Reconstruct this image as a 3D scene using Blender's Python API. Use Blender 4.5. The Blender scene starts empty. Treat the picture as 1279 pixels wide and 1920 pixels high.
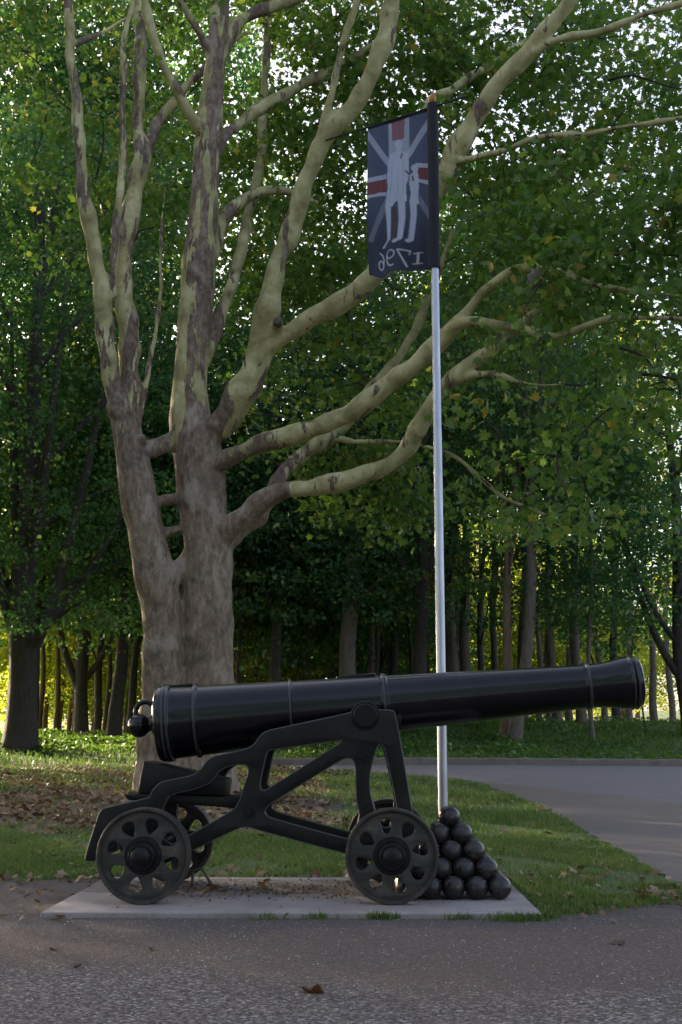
import bpy, bmesh, math
import numpy as np
from mathutils import Vector, Matrix
SC = bpy.context.scene
COL = SC.collection
rad = math.radians

# ------------------------------------------------------------------ camera
F = 2273.0            # focal length in pixels of the 1279 x 1920 photograph
PITCH = rad(10.6)
CAM = np.array([0.0, 0.0, 1.0])
cam_d = bpy.data.cameras.new("camera")
cam = bpy.data.objects.new("camera", cam_d); COL.objects.link(cam)
cam.location = CAM
cam.rotation_euler = (math.pi/2 + PITCH, 0, 0)
cam_d.sensor_fit = 'VERTICAL'; cam_d.sensor_height = 36.0
cam_d.lens = 36.0*F/1920.0
cam_d.clip_start = 0.05; cam_d.clip_end = 2000
SC.camera = cam

# ------------------------------------------------------------------ light
SUN_AZ, SUN_EL = rad(-40), rad(15)
w = bpy.data.worlds.new("World"); SC.world = w; w.use_nodes = True
nt = w.node_tree; nt.nodes.clear()
sky = nt.nodes.new('ShaderNodeTexSky'); sky.sky_type = 'NISHITA'
sky.sun_disc = False; sky.sun_elevation = SUN_EL; sky.sun_rotation = SUN_AZ
sky.air_density = 0.75; sky.dust_density = 3.5; sky.ozone_density = 1.0
bg = nt.nodes.new('ShaderNodeBackground'); bg.inputs['Strength'].default_value = 0.15
wo = nt.nodes.new('ShaderNodeOutputWorld')
hs = nt.nodes.new('ShaderNodeHueSaturation'); hs.inputs['Saturation'].default_value = .72; nt.links.new(sky.outputs[0], hs.inputs['Color'])
wm = nt.nodes.new('ShaderNodeMix'); wm.data_type = 'RGBA'; wm.blend_type = 'MULTIPLY'; wm.inputs[0].default_value = 1; wm.inputs[7].default_value = (1.03, .975, 1.0, 1)   # thin warm veil of cloud
nt.links.new(hs.outputs[0], wm.inputs[6]); nt.links.new(wm.outputs[2], bg.inputs[0]); nt.links.new(bg.outputs[0], wo.inputs[0])
sd = Vector((math.sin(SUN_AZ)*math.cos(SUN_EL), math.cos(SUN_AZ)*math.cos(SUN_EL), math.sin(SUN_EL)))
sl = bpy.data.lights.new("sun", 'SUN'); sl.energy = 5.0; sl.angle = rad(0.5); sl.color = (1.0, 0.82, 0.55)
so = bpy.data.objects.new("sun", sl); COL.objects.link(so)
so.rotation_euler = sd.to_track_quat('Z', 'Y').to_euler(); so.location = (0, 0, 30)
SC.view_settings.view_transform = 'Standard'; SC.view_settings.look = 'None'
SC.view_settings.exposure = 1.95; SC.view_settings.gamma = 1.0
SC.cycles.max_bounces = 7; SC.cycles.diffuse_bounces = 4; SC.cycles.glossy_bounces = 3
SC.cycles.transmission_bounces = 3; SC.cycles.transparent_max_bounces = 6

# ------------------------------------------------------------------ helpers: pixels and terrain
CP, SP = math.cos(PITCH), math.sin(PITCH)
def ray(px, py):
    u = (px-639.5)/F; v = (960-py)/F
    return np.array([u, CP - v*SP, SP + v*CP])
def P(px, py, Y):
    d = ray(px, py); return CAM + d*(Y/d[1])
def zc(p):
    return (p[1])*CP + (p[2]-CAM[2])*SP
def sstep(a, b, t):
    t = np.clip((t-a)/(b-a), 0, 1); return t*t*(3-2*t)
def g(x, y):
    x = np.asarray(x, float); y = np.asarray(y, float)
    z = 0.45*sstep(11, 40, y)
    right = sstep(-4, 3, x)
    z = z + (0.55 + 0.50*right)*sstep(33, 46, y) + 2.3*sstep(52, 130, y)
    z = z + 0.05*np.sin(x*0.35+1.0)*np.sin(y*0.22)*sstep(11, 20, y)*(1-sstep(30, 33, y)*0.5)
    return z
def G(px, py):
    d = ray(px, py); t = 3.0
    while t < 300:
        p = CAM + d*t
        if p[2] <= g(p[0], p[1]): return p
        t += 0.02 + t*0.001
    return CAM + d*60
def ground_x(px, Y):
    z = float(g(0, Y)); q = Y*CP + (z-1)*SP
    return (px-639.5)/F*q

# ------------------------------------------------------------------ helpers: objects
def tag(o, label=None, cat=None, group=None, kind=None):
    if label: o['label'] = label
    if cat: o['category'] = cat
    if group: o['group'] = group
    if kind: o['kind'] = kind
    return o
def empty(name, loc=(0, 0, 0), rz=0.0):
    o = bpy.data.objects.new(name, None); COL.objects.link(o)
    o.location = loc; o.rotation_euler = (0, 0, rz); o.empty_display_size = 0.2
    return o
def link(name, me, mat=None, parent=None):
    if mat is not None and len(me.materials) == 0: me.materials.append(mat)
    o = bpy.data.objects.new(name, me); COL.objects.link(o)
    if parent is not None: o.parent = parent
    return o
def smooth(me, on=True):
    me.polygons.foreach_set('use_smooth', np.full(len(me.polygons), on)); me.update()
def np_mesh(name, V, faces, attr=None, k=None):
    """V (N,3); faces (M,k) int array"""
    me = bpy.data.meshes.new(name)
    faces = np.asarray(faces, np.int32); M, k = faces.shape
    me.vertices.add(len(V)); me.vertices.foreach_set('co', np.asarray(V, np.float32).ravel())
    me.loops.add(M*k); me.loops.foreach_set('vertex_index', faces.ravel())
    me.polygons.add(M); me.polygons.foreach_set('loop_start', np.arange(M, dtype=np.int32)*k)
    me.polygons.foreach_set('loop_total', np.full(M, k, np.int32))
    me.update(calc_edges=True)
    if attr:
        for nm, a in attr.items():
            at = me.attributes.new(nm, 'FLOAT', 'POINT'); at.data.foreach_set('value', np.asarray(a, np.float32))
    return me
def from_bm(name, bm):
    me = bpy.data.meshes.new(name); bm.normal_update(); bm.to_mesh(me); bm.free(); return me

class MB:
    """collects vertices and faces of several solid shapes for ONE mesh"""
    def __init__(s): s.bm = bmesh.new()
    def box(s, c, sz, rot=None, bev=0.0):
        b = bmesh.new(); bmesh.ops.create_cube(b, size=1.0)
        for v in b.verts: v.co = Vector((v.co.x*sz[0], v.co.y*sz[1], v.co.z*sz[2]))
        if bev: bmesh.ops.bevel(b, geom=b.edges[:], offset=bev, segments=2, affect='EDGES', profile=0.5)
        M = Matrix.Translation(c)
        if rot is not None: M = M @ rot.to_4x4()
        b.transform(M); s.add(b); return s
    def add(s, b):
        me = bpy.data.meshes.new('t'); b.to_mesh(me); b.free(); s.bm.from_mesh(me); bpy.data.meshes.remove(me)
    def lathe(s, prof, M, n=48, caps=True):
        """prof: (axial, radius) list; axis = local X of M"""
        b = bmesh.new(); rings = []
        for (a, r) in prof:
            if r < 1e-6: rings.append([b.verts.new((a, 0, 0))])
            else: rings.append([b.verts.new((a, r*math.cos(2*math.pi*i/n), r*math.sin(2*math.pi*i/n))) for i in range(n)])
        for A, B in zip(rings, rings[1:]):
            if len(A) == 1 and len(B) == 1: continue
            for i in range(n):
                j = (i+1) % n
                if len(A) == 1: b.faces.new((A[0], B[i], B[j]))
                elif len(B) == 1: b.faces.new((A[i], B[0], A[j]))
                else: b.faces.new((A[i], B[i], B[j], A[j]))
        for R, fl in ((rings[0], 1), (rings[-1], 0)):
            if len(R) > 1 and caps: b.faces.new(R)
        bmesh.ops.recalc_face_normals(b, faces=b.faces[:])
        b.transform(M); s.add(b); return s
    def torus(s, M, R, r, n=36, m=12):
        b = bmesh.new(); V = [[b.verts.new(((R+r*math.cos(2*math.pi*j/m))*math.cos(2*math.pi*i/n), r*math.sin(2*math.pi*j/m), (R+r*math.cos(2*math.pi*j/m))*math.sin(2*math.pi*i/n))) for j in range(m)] for i in range(n)]
        for i in range(n):
            for j in range(m):
                b.faces.new((V[i][j], V[(i+1) % n][j], V[(i+1) % n][(j+1) % m], V[i][(j+1) % m]))
        bmesh.ops.recalc_face_normals(b, faces=b.faces[:])
        b.transform(M); s.add(b); return s
    def build(s, name, mat, parent=None, auto=40):
        me = from_bm(name, s.bm)
        me.materials.append(mat); smooth(me)
        try: me.set_sharp_from_angle(angle=rad(auto))
        except Exception: pass
        return link(name, me, None, parent)

def catmull(pts, rr, per=6):
    pts = np.asarray(pts, float); rr = np.asarray(rr, float)
    if len(pts) < 3:
        t = np.linspace(0, 1, per+1)[:, None]
        return pts[0]*(1-t)+pts[-1]*t, rr[0]*(1-t[:, 0])+rr[-1]*t[:, 0]
    p = np.vstack([2*pts[0]-pts[1], pts, 2*pts[-1]-pts[-2]])
    out, ro = [], []
    for i in range(1, len(p)-2):
        for k in range(per):
            t = k/per
            a = 0.5*((2*p[i])+(-p[i-1]+p[i+1])*t+(2*p[i-1]-5*p[i]+4*p[i+1]-p[i+2])*t*t+(-p[i-1]+3*p[i]-3*p[i+1]+p[i+2])*t**3)
            out.append(a); ro.append(rr[i-1]*(1-t)+rr[i]*t)
    out.append(pts[-1]); ro.append(rr[-1])
    return np.array(out), np.array(ro)
def tube_arrays(pts, rr, n=10, lump=0.0, rng=None, cap=True):
    """closed tube; returns V, quads, tris"""
    pts = np.asarray(pts); L = len(pts)
    T = np.gradient(pts, axis=0); T /= np.linalg.norm(T, axis=1)[:, None]+1e-9
    ref = np.array([0.31, 0.95, 0.05]); ref /= np.linalg.norm(ref)
    N = np.cross(T, ref); N /= np.linalg.norm(N, axis=1)[:, None]+1e-9
    B = np.cross(T, N)
    a = np.linspace(0, 2*np.pi, n, endpoint=False)
    rv = np.repeat(rr[:, None], n, 1)
    if lump:
        s = np.cumsum(np.r_[0, np.linalg.norm(np.diff(pts, axis=0), axis=1)])[:, None]
        ph = rng.uniform(0, 6, 6)
        sc = 1/np.maximum(rr.max(), .03)
        rv = rv*(1+lump*(np.sin(2*a[None]+ph[0]+s*sc*.35)*.5+np.sin(3*a[None]+ph[1]-s*sc*.5)*.35+np.sin(s*sc*1.1+ph[2])*.45+np.sin(s*sc*2.3+ph[3]+a[None])*.3))
    V = pts[:, None]+rv[..., None]*(np.cos(a)[None, :, None]*N[:, None]+np.sin(a)[None, :, None]*B[:, None])
    V = V.reshape(-1, 3)
    i = np.arange(L-1)[:, None]*n; j = np.arange(n)[None]; j2 = (j+1) % n
    Q = np.stack([i+j, i+j2, i+n+j2, i+n+j], -1).reshape(-1, 4)
    return V, Q
class Tubes:
    def __init__(s): s.V = []; s.Q = []; s.n = 0
    def add(s, pts, rr, n=8, per=5, lump=0.0, rng=None):
        p, r = catmull(pts, rr, per); V, Q = tube_arrays(p, r, n, lump, rng)
        # close ends
        V = np.vstack([V, p[:1], p[-1:]]); m = len(V)
        a = np.arange(n); b = (a+1) % n; last = (len(p)-1)*n
        c0 = np.stack([a, b, np.full(n, m-2), np.full(n, m-2)], 1)[:, [1, 0, 2, 3]]
        c1 = np.stack([a+last, b+last, np.full(n, m-1), np.full(n, m-1)], 1)
        s.V.append(V); s.Q.append(Q+s.n)
        s.C = getattr(s, 'C', []); s.C.append(c0[:, :3]+s.n); s.C.append(c1[:, :3]+s.n)
        s.n += m; return p
    def mesh(s, name):
        V = np.vstack(s.V); Q = np.vstack(s.Q); C = np.vstack(s.C)
        me = bpy.data.meshes.new(name)
        me.vertices.add(len(V)); me.vertices.foreach_set('co', V.astype(np.float32).ravel())
        nl = len(Q)*4+len(C)*3
        me.loops.add(nl); me.loops.foreach_set('vertex_index', np.r_[Q.ravel(), C.ravel()].astype(np.int32))
        me.polygons.add(len(Q)+len(C))
        me.polygons.foreach_set('loop_start', np.r_[np.arange(len(Q))*4, len(Q)*4+np.arange(len(C))*3].astype(np.int32))
        me.polygons.foreach_set('loop_total', np.r_[np.full(len(Q), 4), np.full(len(C), 3)].astype(np.int32))
        me.update(calc_edges=True); smooth(me); return me

# ------------------------------------------------------------------ materials
def mat(name):
    m = bpy.data.materials.new(name); m.use_nodes = True
    n = m.node_tree; b = n.nodes['Principled BSDF']; return m, n, b
def nd(n, t, **kw):
    x = n.nodes.new(t)
    for k, v in kw.items():
        if k in x.inputs: x.inputs[k].default_value = v
        else: setattr(x, k, v)
    return x
def ramp(n, fac, stops):
    r = n.nodes.new('ShaderNodeValToRGB'); e = r.color_ramp.elements
    while len(e) < len(stops): e.new(0.5)
    for el, (p, c) in zip(e, stops):
        el.position = p; el.color = (*c, 1) if len(c) == 3 else c
    n.links.new(fac, r.inputs[0]); return r.outputs[0]
def mix(n, fac, a, b, mode='MIX'):
    x = n.nodes.new('ShaderNodeMix'); x.data_type = 'RGBA'; x.blend_type = mode
    for s, v in ((0, fac), (6, a), (7, b)):
        if isinstance(v, (float, int)): x.inputs[s].default_value = v
        elif isinstance(v, tuple): x.inputs[s].default_value = (*v, 1)
        else: n.links.new(v, x.inputs[s])
    return x.outputs[2]
def math_(n, op, a, b=None, clamp=False):
    x = n.nodes.new('ShaderNodeMath'); x.operation = op; x.use_clamp = clamp
    for s, v in ((0, a), (1, b)):
        if v is None: continue
        if isinstance(v, (float, int)): x.inputs[s].default_value = v
        else: n.links.new(v, x.inputs[s])
    return x.outputs[0]
def noise(n, scale, detail=4, rough=.55, vec=None, dist=0.0):
    x = nd(n, 'ShaderNodeTexNoise', Scale=scale, Detail=detail, Roughness=rough, Distortion=dist)
    if vec is not None: n.links.new(vec, x.inputs['Vector'])
    return x.outputs['Fac']
def objco(n):
    return n.nodes.new('ShaderNodeTexCoord').outputs['Object']
def mapping(n, vec, scale):
    m = nd(n, 'ShaderNodeMapping'); m.inputs['Scale'].default_value = scale; n.links.new(vec, m.inputs['Vector']); return m.outputs[0]
def bump(n, b, h, strength, dist):
    x = nd(n, 'ShaderNodeBump', Strength=strength, Distance=dist); n.links.new(h, x.inputs['Height']); n.links.new(x.outputs[0], b.inputs['Normal'])
def attr(n, name):
    x = n.nodes.new('ShaderNodeAttribute'); x.attribute_name = name; return x

def m_paint(name, base, rough, dirt=(0.05, .045, .038), dirt_amt=.25, sc=6, bs=.15):
    m, n, b = mat(name); co = objco(n)
    d = noise(n, sc, 6, .65, co); f = ramp(n, d, [(0.45, (0, 0, 0)), (0.75, (1, 1, 1))])
    c = mix(n, math_(n, 'MULTIPLY', f, dirt_amt), base, dirt)
    n.links.new(c, b.inputs['Base Color'])
    r = math_(n, 'MULTIPLY_ADD', noise(n, sc*3, 4, .6, co), .25); r.node.inputs[2].default_value = rough-.1
    n.links.new(r, b.inputs['Roughness'])
    bump(n, b, noise(n, 60, 4, .6, co), bs, .004)
    return m
M_barrel = m_paint('gloss_black_paint', (.004, .004, .007), .17, (.022, .020, .019), .3, 5, .05)
M_barrel.node_tree.nodes['Principled BSDF'].inputs['Coat Weight'].default_value = .30; M_barrel.node_tree.nodes['Principled BSDF'].inputs['Specular IOR Level'].default_value = .32
M_barrel.node_tree.nodes['Principled BSDF'].inputs['Coat Roughness'].default_value = .10
M_band = m_paint('highlight_band_paint', (.045, .045, .055), .20, (.06, .055, .05), .4, 12, .1)  # highlight on the barrel rings painted in as a paler base colour
M_carr = m_paint('black_carriage_paint', (.006, .006, .0075), .40, (.030, .026, .022), .5, 7, .35)
M_carr.node_tree.nodes['Principled BSDF'].inputs['Specular IOR Level'].default_value = .28
M_wheel = m_paint('weathered_wheel_paint', (.034, .030, .027), .56, (.112, .088, .070), .85, 8, .5)
M_ball = m_paint('black_iron_ball', (.022, .021, .024), .22, (.09, .06, .045), .5, 22, .4)

M_edge = m_paint('worn_bare_edge', (.075, .072, .075), .45, (.13, .11, .09), .6, 20, .3)
n_ = M_ball.node_tree; b_ = n_.nodes['Principled BSDF']; src_ = b_.inputs['Base Color'].links[0].from_socket
oi = n_.nodes.new('ShaderNodeObjectInfo'); oc_ = objco(n_)
va = n_.nodes.new('ShaderNodeVectorMath'); va.operation = 'ADD'; n_.links.new(oc_, va.inputs[0]); cm_ = n_.nodes.new('ShaderNodeCombineXYZ'); n_.links.new(math_(n_, 'MULTIPLY', oi.outputs['Random'], 9.0), cm_.inputs[0]); n_.links.new(cm_.outputs[0], va.inputs[1])
rf = ramp(n_, math_(n_, 'ADD', noise(n_, 16, 5, .7, va.outputs[0]), math_(n_, 'MULTIPLY', oi.outputs['Random'], .16)), [(.66, (0, 0, 0)), (.80, (.6, .6, .6))])
n_.links.new(mix(n_, rf, src_, (.10, .060, .040)), b_.inputs['Base Color'])
hb_ = math_(n_, 'ADD', noise(n_, 26, 4, .6, va.outputs[0]), math_(n_, 'MULTIPLY', noise(n_, 110, 3, .6, va.outputs[0]), .4)); bump(n_, b_, hb_, .55, .006)
def m_leaf(name, cols, trans, tw=.45, rough=.45):
    m, n, b = mat(name); v = attr(n, 'v').outputs['Fac']
    c = ramp(n, v, cols); n.links.new(c, b.inputs['Base Color']); b.inputs['Roughness'].default_value = rough
    b.inputs['Specular IOR Level'].default_value = .35
    t = n.nodes.new('ShaderNodeBsdfTranslucent')
    tc = ramp(n, v, trans); n.links.new(tc, t.inputs['Color'])
    mx = n.nodes.new('ShaderNodeMixShader'); mx.inputs[0].default_value = tw
    n.links.new(b.outputs[0], mx.inputs[1]); n.links.new(t.outputs[0], mx.inputs[2])
    n.links.new(mx.outputs[0], n.nodes['Material Output'].inputs[0]); return m
M_leafA = m_leaf('sycamore_leaf', [(0, (.045, .095, .022)), (.6, (.07, .13, .03)), (.93, (.13, .19, .035)), (1, (.22, .13, .03))],
                 [(0, (.12, .26, .03)), (.7, (.22, .40, .05)), (1, (.50, .48, .06))], .45)
M_leafB = m_leaf('wood_leaf', [(0, (.024, .066, .030)), (.6, (.045, .105, .034)), (.95, (.08, .14, .04)), (1, (.16, .18, .05))],
                 [(0, (.07, .22, .05)), (.6, (.14, .32, .06)), (.95, (.26, .40, .07)), (1, (.55, .55, .08))], .45)
M_leafC = m_leaf('sunlit_wood_leaf', [(0, (.05, .10, .02)), (.6, (.085, .14, .025)), (1, (.16, .17, .03))],
                 [(0, (.34, .48, .04)), (.6, (.58, .64, .05)), (1, (.80, .70, .07))], .6)  # wood leaf with the sun's yellow glow put into its translucent colour
M_ivy = m_leaf('ivy_leaf', [(0, (.025, .070, .02)), (.6, (.045, .11, .025)), (1, (.09, .16, .03))],
               [(0, (.10, .25, .03)), (1, (.30, .45, .05))], .35)
M_grass = m_leaf('grass_blade', [(0, (.055, .105, .020)), (.5, (.10, .16, .030)), (.8, (.17, .20, .05)), (1, (.30, .24, .12))],
                 [(0, (.10, .22, .03)), (1, (.28, .38, .08))], .3, .5)
M_litter = m_leaf('dry_leaf', [(0, (.10, .055, .03)), (.4, (.17, .10, .055)), (.75, (.26, .17, .10)), (1, (.42, .34, .24))],
                  [(0, (.2, .08, .02)), (1, (.4, .25, .1))], .12, .6)

def m_bark(name, dark, light, sc=1.0):
    m, n, b = mat(name); co = mapping(n, objco(n), (6*sc, 6*sc, 1.3*sc))
    d = noise(n, 3, 8, .65, co, .6)
    c = ramp(n, d, [(.3, dark), (.7, light)]); n.links.new(c, b.inputs['Base Color']); b.inputs['Roughness'].default_value = .9
    bump(n, b, d, .9, .05); return m
M_bark_dark = m_bark('dark_furrowed_bark', (.030, .024, .019), (.078, .063, .050))
M_bark_mid = m_bark('grey_brown_bark', (.085, .066, .052), (.19, .155, .125))
M_bark_red = m_bark('warm_brown_bark', (.12, .075, .05), (.26, .18, .12))

def m_syc():
    m, n, b = mat('mottled_sycamore_bark'); co = objco(n)
    lo = attr(n, 'low').outputs['Fac']            # old plated bark at the foot, bare upper limbs
    big = noise(n, 1.0, 9, .64, mapping(n, co, (2.8, 2.8, .62)), .35)
    s = math_(n, 'ADD', math_(n, 'MULTIPLY', lo, 1.0), big)
    plate = ramp(n, s, [(.550, (0, 0, 0)), (.562, (1, 1, 1))])
    fine = noise(n, 9, 6, .65, mapping(n, co, (1.3, 1.3, .62)), .5)
    pale = ramp(n, noise(n, 2.2, 5, .6, co, .4), [(.32, (.22, .195, .085)), (.5, (.40, .36, .165)), (.68, (.60, .55, .31))])
    pale = mix(n, ramp(n, noise(n, 13, 3, .6, mapping(n, co, (1, 1, .5))), [(.60, (0, 0, 0)), (.70, (.45, .45, .45))]), pale, (.17, .15, .08))
    br_low = ramp(n, fine, [(.28, (.11, .072, .046)), (.5, (.235, .170, .114)), (.72, (.38, .295, .215))])
    br_up = ramp(n, fine, [(.3, (.070, .042, .028)), (.5, (.17, .115, .082)), (.62, (.24, .185, .145)), (.75, (.32, .265, .22))])
    brown = mix(n, math_(n, 'MULTIPLY', lo, 3.0, True), br_up, br_low)
    blot = ramp(n, noise(n, 1.6, 6, .7, co, .8), [(.52, (0, 0, 0)), (.66, (.75, .75, .75))])
    brown = mix(n, blot, brown, (.075, .060, .050))
    crm = ramp(n, noise(n, 2.6, 5, .65, mapping(n, co, (1, 1, .5)), .3), [(.54, (0, 0, 0)), (.64, (.6, .6, .6))])
    brown = mix(n, crm, brown, (.42, .36, .28))
    c = mix(n, plate, pale, brown); n.links.new(c, b.inputs['Base Color']); b.inputs['Roughness'].default_value = .85
    h = math_(n, 'ADD', math_(n, 'MULTIPLY', plate, .6), math_(n, 'MULTIPLY', fine, .7))
    bump(n, b, h, .8, .03); return m
M_syc = m_syc()

def m_ground():
    m, n, b = mat('lawn_and_soil'); co = objco(n)
    gm = attr(n, 'grass').outputs['Fac']; lm = attr(n, 'litter').outputs['Fac']
    n1 = noise(n, 1.1, 6, .7, co, .3); n2 = noise(n, 7, 6, .7, co); n3 = noise(n, 42, 4, .7, co)
    soil = ramp(n, n3, [(.3, (.065, .050, .045)), (.55, (.115, .092, .083)), (.8, (.20, .165, .15))])
    grs = ramp(n, n2, [(.3, (.040, .072, .020)), (.55, (.075, .125, .030)), (.75, (.12, .16, .05))])
    lit = ramp(n, noise(n, 16, 5, .75, co, 1.), [(.3, (.05, .04, .028)), (.5, (.13, .09, .055)), (.62, (.22, .15, .095)), (.8, (.09, .10, .035))])
    f = ramp(n, math_(n, 'ADD', gm, math_(n, 'MULTIPLY', math_(n, 'SUBTRACT', n2, .5), 1.3)), [(.42, (0, 0, 0)), (.6, (1, 1, 1))])
    f2 = ramp(n, math_(n, 'ADD', lm, math_(n, 'MULTIPLY', math_(n, 'SUBTRACT', n2, .5), 1.6)), [(.42, (0, 0, 0)), (.58, (1, 1, 1))])
    c = mix(n, f, soil, grs); c = mix(n, f2, c, lit)
    n.links.new(c, b.inputs['Base Color']); b.inputs['Roughness'].default_value = .95
    bump(n, b, math_(n, 'ADD', n2, math_(n, 'MULTIPLY', n3, .5)), .8, .04); return m
M_ground = m_ground()
def m_gravel():
    m, n, b = mat('worn_gravel_asphalt'); co = objco(n)
    vo = nd(n, 'ShaderNodeTexVoronoi', Scale=75.0); n.links.new(co, vo.inputs['Vector'])
    vo2 = nd(n, 'ShaderNodeTexVoronoi', Scale=30.0); n.links.new(co, vo2.inputs['Vector'])
    hue = nd(n, 'ShaderNodeSeparateColor'); n.links.new(vo.outputs['Color'], hue.inputs[0])
    base = ramp(n, hue.outputs[0], [(0, (.062, .050, .045)), (.5, (.148, .124, .110)), (.85, (.25, .21, .185)), (1, (.46, .42, .38))])
    near = attr(n, 'dust').outputs['Fac']
    big = noise(n, 1.3, 6, .65, co, .4)
    dustf = math_(n, 'ADD', near, math_(n, 'MULTIPLY', math_(n, 'SUBTRACT', big, .5), 1.6))
    df = ramp(n, dustf, [(.3, (.05, .05, .05)), (.8, (.85, .85, .85))])
    soil = ramp(n, noise(n, 55, 5, .75, co), [(.3, (.090, .062, .048)), (.6, (.178, .130, .102)), (.8, (.28, .22, .175))])
    c = mix(n, df, base, soil)
    c = mix(n, ramp(n, noise(n, .8, 4, .6, co), [(.3, (.0, .0, .0)), (.7, (.5, .5, .5))]), c, mix(n, .5, c, (.05, .05, .055)))
    n.links.new(c, b.inputs['Base Color']); b.inputs['Roughness'].default_value = .9
    h = math_(n, 'ADD', math_(n, 'MULTIPLY', vo.outputs['Distance'], -.6), math_(n, 'ADD', math_(n, 'MULTIPLY', vo2.outputs['Distance'], -.3), noise(n, 18, 4, .6, co)))
    bump(n, b, h, .9, .012); return m
M_gravel = m_gravel(); M_gravel.node_tree.nodes['Principled BSDF'].inputs['Specular IOR Level'].default_value = .2
def m_road():
    m, n, b = mat('grey_asphalt'); co = objco(n)
    v = noise(n, 60, 5, .8, co); big = noise(n, .6, 5, .6, co)
    sh = attr(n, 'shoulder').outputs['Fac']
    a = ramp(n, v, [(.3, (.12, .112, .116)), (.7, (.21, .198, .205))])
    s = ramp(n, v, [(.3, (.100, .082, .070)), (.7, (.19, .16, .138))])
    f = ramp(n, math_(n, 'ADD', sh, math_(n, 'MULTIPLY', math_(n, 'SUBTRACT', big, .5), .5)), [(.45, (0, 0, 0)), (.6, (1, 1, 1))])
    c = mix(n, f, a, s); c = mix(n, ramp(n, noise(n, 1.6, 6, .7, co, 1.), [(.5, (0, 0, 0)), (.75, (.5, .5, .5))]), c, (.09, .085, .085))
    n.links.new(c, b.inputs['Base Color']); b.inputs['Roughness'].default_value = .85
    bump(n, b, v, .5, .01); return m
M_road = m_road()
def m_conc(name, A, B, sc=1.0):
    m, n, b = mat(name); co = objco(n)
    a = noise(n, 2.2*sc, 7, .65, co, .3); f = noise(n, 90, 3, .7, co)
    c = ramp(n, a, [(.28, A), (.6, B)])
    c = mix(n, ramp(n, f, [(.35, (.35, .35, .35)), (.55, (0, 0, 0))]), c, tuple(x*.6 for x in A))
    c = mix(n, ramp(n, noise(n, 5, 6, .75, co, .6), [(.58, (0, 0, 0)), (.75, (.55, .55, .55))]), c, (.12, .09, .07))
    n.links.new(c, b.inputs['Base Color']); b.inputs['Roughness'].default_value = .9
    bump(n, b, f, .5, .004); return m
M_slab = m_conc('pale_concrete', (.24, .205, .195), (.37, .33, .32))
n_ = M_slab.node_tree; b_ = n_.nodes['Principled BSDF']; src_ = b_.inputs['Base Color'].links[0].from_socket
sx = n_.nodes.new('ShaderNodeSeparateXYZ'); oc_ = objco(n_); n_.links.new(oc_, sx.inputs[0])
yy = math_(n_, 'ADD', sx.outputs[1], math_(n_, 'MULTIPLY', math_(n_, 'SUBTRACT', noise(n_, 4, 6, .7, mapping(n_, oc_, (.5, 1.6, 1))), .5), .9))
dm = ramp(n_, yy, [(0.0, (0, 0, 0)), (.05, (.72, .72, .72)), (.60, (.72, .72, .72)), (.75, (.1, .1, .1))])  # dark band under the gun: its shadow painted into the concrete, with litter dirt
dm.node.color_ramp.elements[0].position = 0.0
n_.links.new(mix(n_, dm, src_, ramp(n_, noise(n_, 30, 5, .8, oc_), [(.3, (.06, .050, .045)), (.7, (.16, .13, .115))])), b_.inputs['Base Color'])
M_kerb = m_conc('stained_kerb_stone', (.16, .125, .11), (.26, .21, .19))
M_steel, n_, b_ = mat('galvanised_steel'); b_.inputs['Base Color'].default_value = (.55, .56, .60, 1); b_.inputs['Metallic'].default_value = .85
b_.inputs['Roughness'].default_value = .38
n_.links.new(ramp(n_, noise(n_, 14, 5, .7, mapping(n_, objco(n_), (1, 1, .15))), [(.3, (.36, .37, .41)), (.7, (.62, .63, .67))]), b_.inputs['Base Color'])
M_black, n_, b_ = mat('black_sleeve_cloth'); b_.inputs['Base Color'].default_value = (.012, .012, .018, 1); b_.inputs['Roughness'].default_value = .8
M_brass, n_, b_ = mat('tarnished_brass'); b_.inputs['Base Color'].default_value = (.40, .20, .06, 1); b_.inputs['Metallic'].default_value = .6; b_.inputs['Roughness'].default_value = .5
M_nest, n_, b_ = mat('grey_paper_nest'); n_.links.new(ramp(n_, noise(n_, 14, 5, .6, mapping(n_, objco(n_), (1, 1, 3))), [(.3, (.10, .085, .08)), (.7, (.24, .21, .20))]), b_.inputs['Base Color']); b_.inputs['Roughness'].default_value = .95

# ------------------------------------------------------------------ ground, gravel, road, kerb, slab
def grid_mesh(name, xs, ys, zf, attrs=None, keep=None):
    X, Y = np.meshgrid(xs, ys); Z = zf(X, Y)
    V = np.stack([X, Y, Z], -1).reshape(-1, 3); nx = len(xs); ny = len(ys)
    i = np.arange(ny-1)[:, None]*nx; j = np.arange(nx-1)[None]
    Q = np.stack([i+j, i+j+1, i+nx+j+1, i+nx+j], -1).reshape(-1, 4)
    if keep is not None:
        ctr = V[Q].mean(1); k = keep(ctr[:, 0], ctr[:, 1]); Q = Q[k]
        used = np.unique(Q); remap = np.full(len(V), -1); remap[used] = np.arange(len(used)); V = V[used]; Q = remap[Q]
    at = {k: f(V[:, 0], V[:, 1]) for k, f in (attrs or {}).items()}
    return np_mesh(name, V, Q, at)

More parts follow.
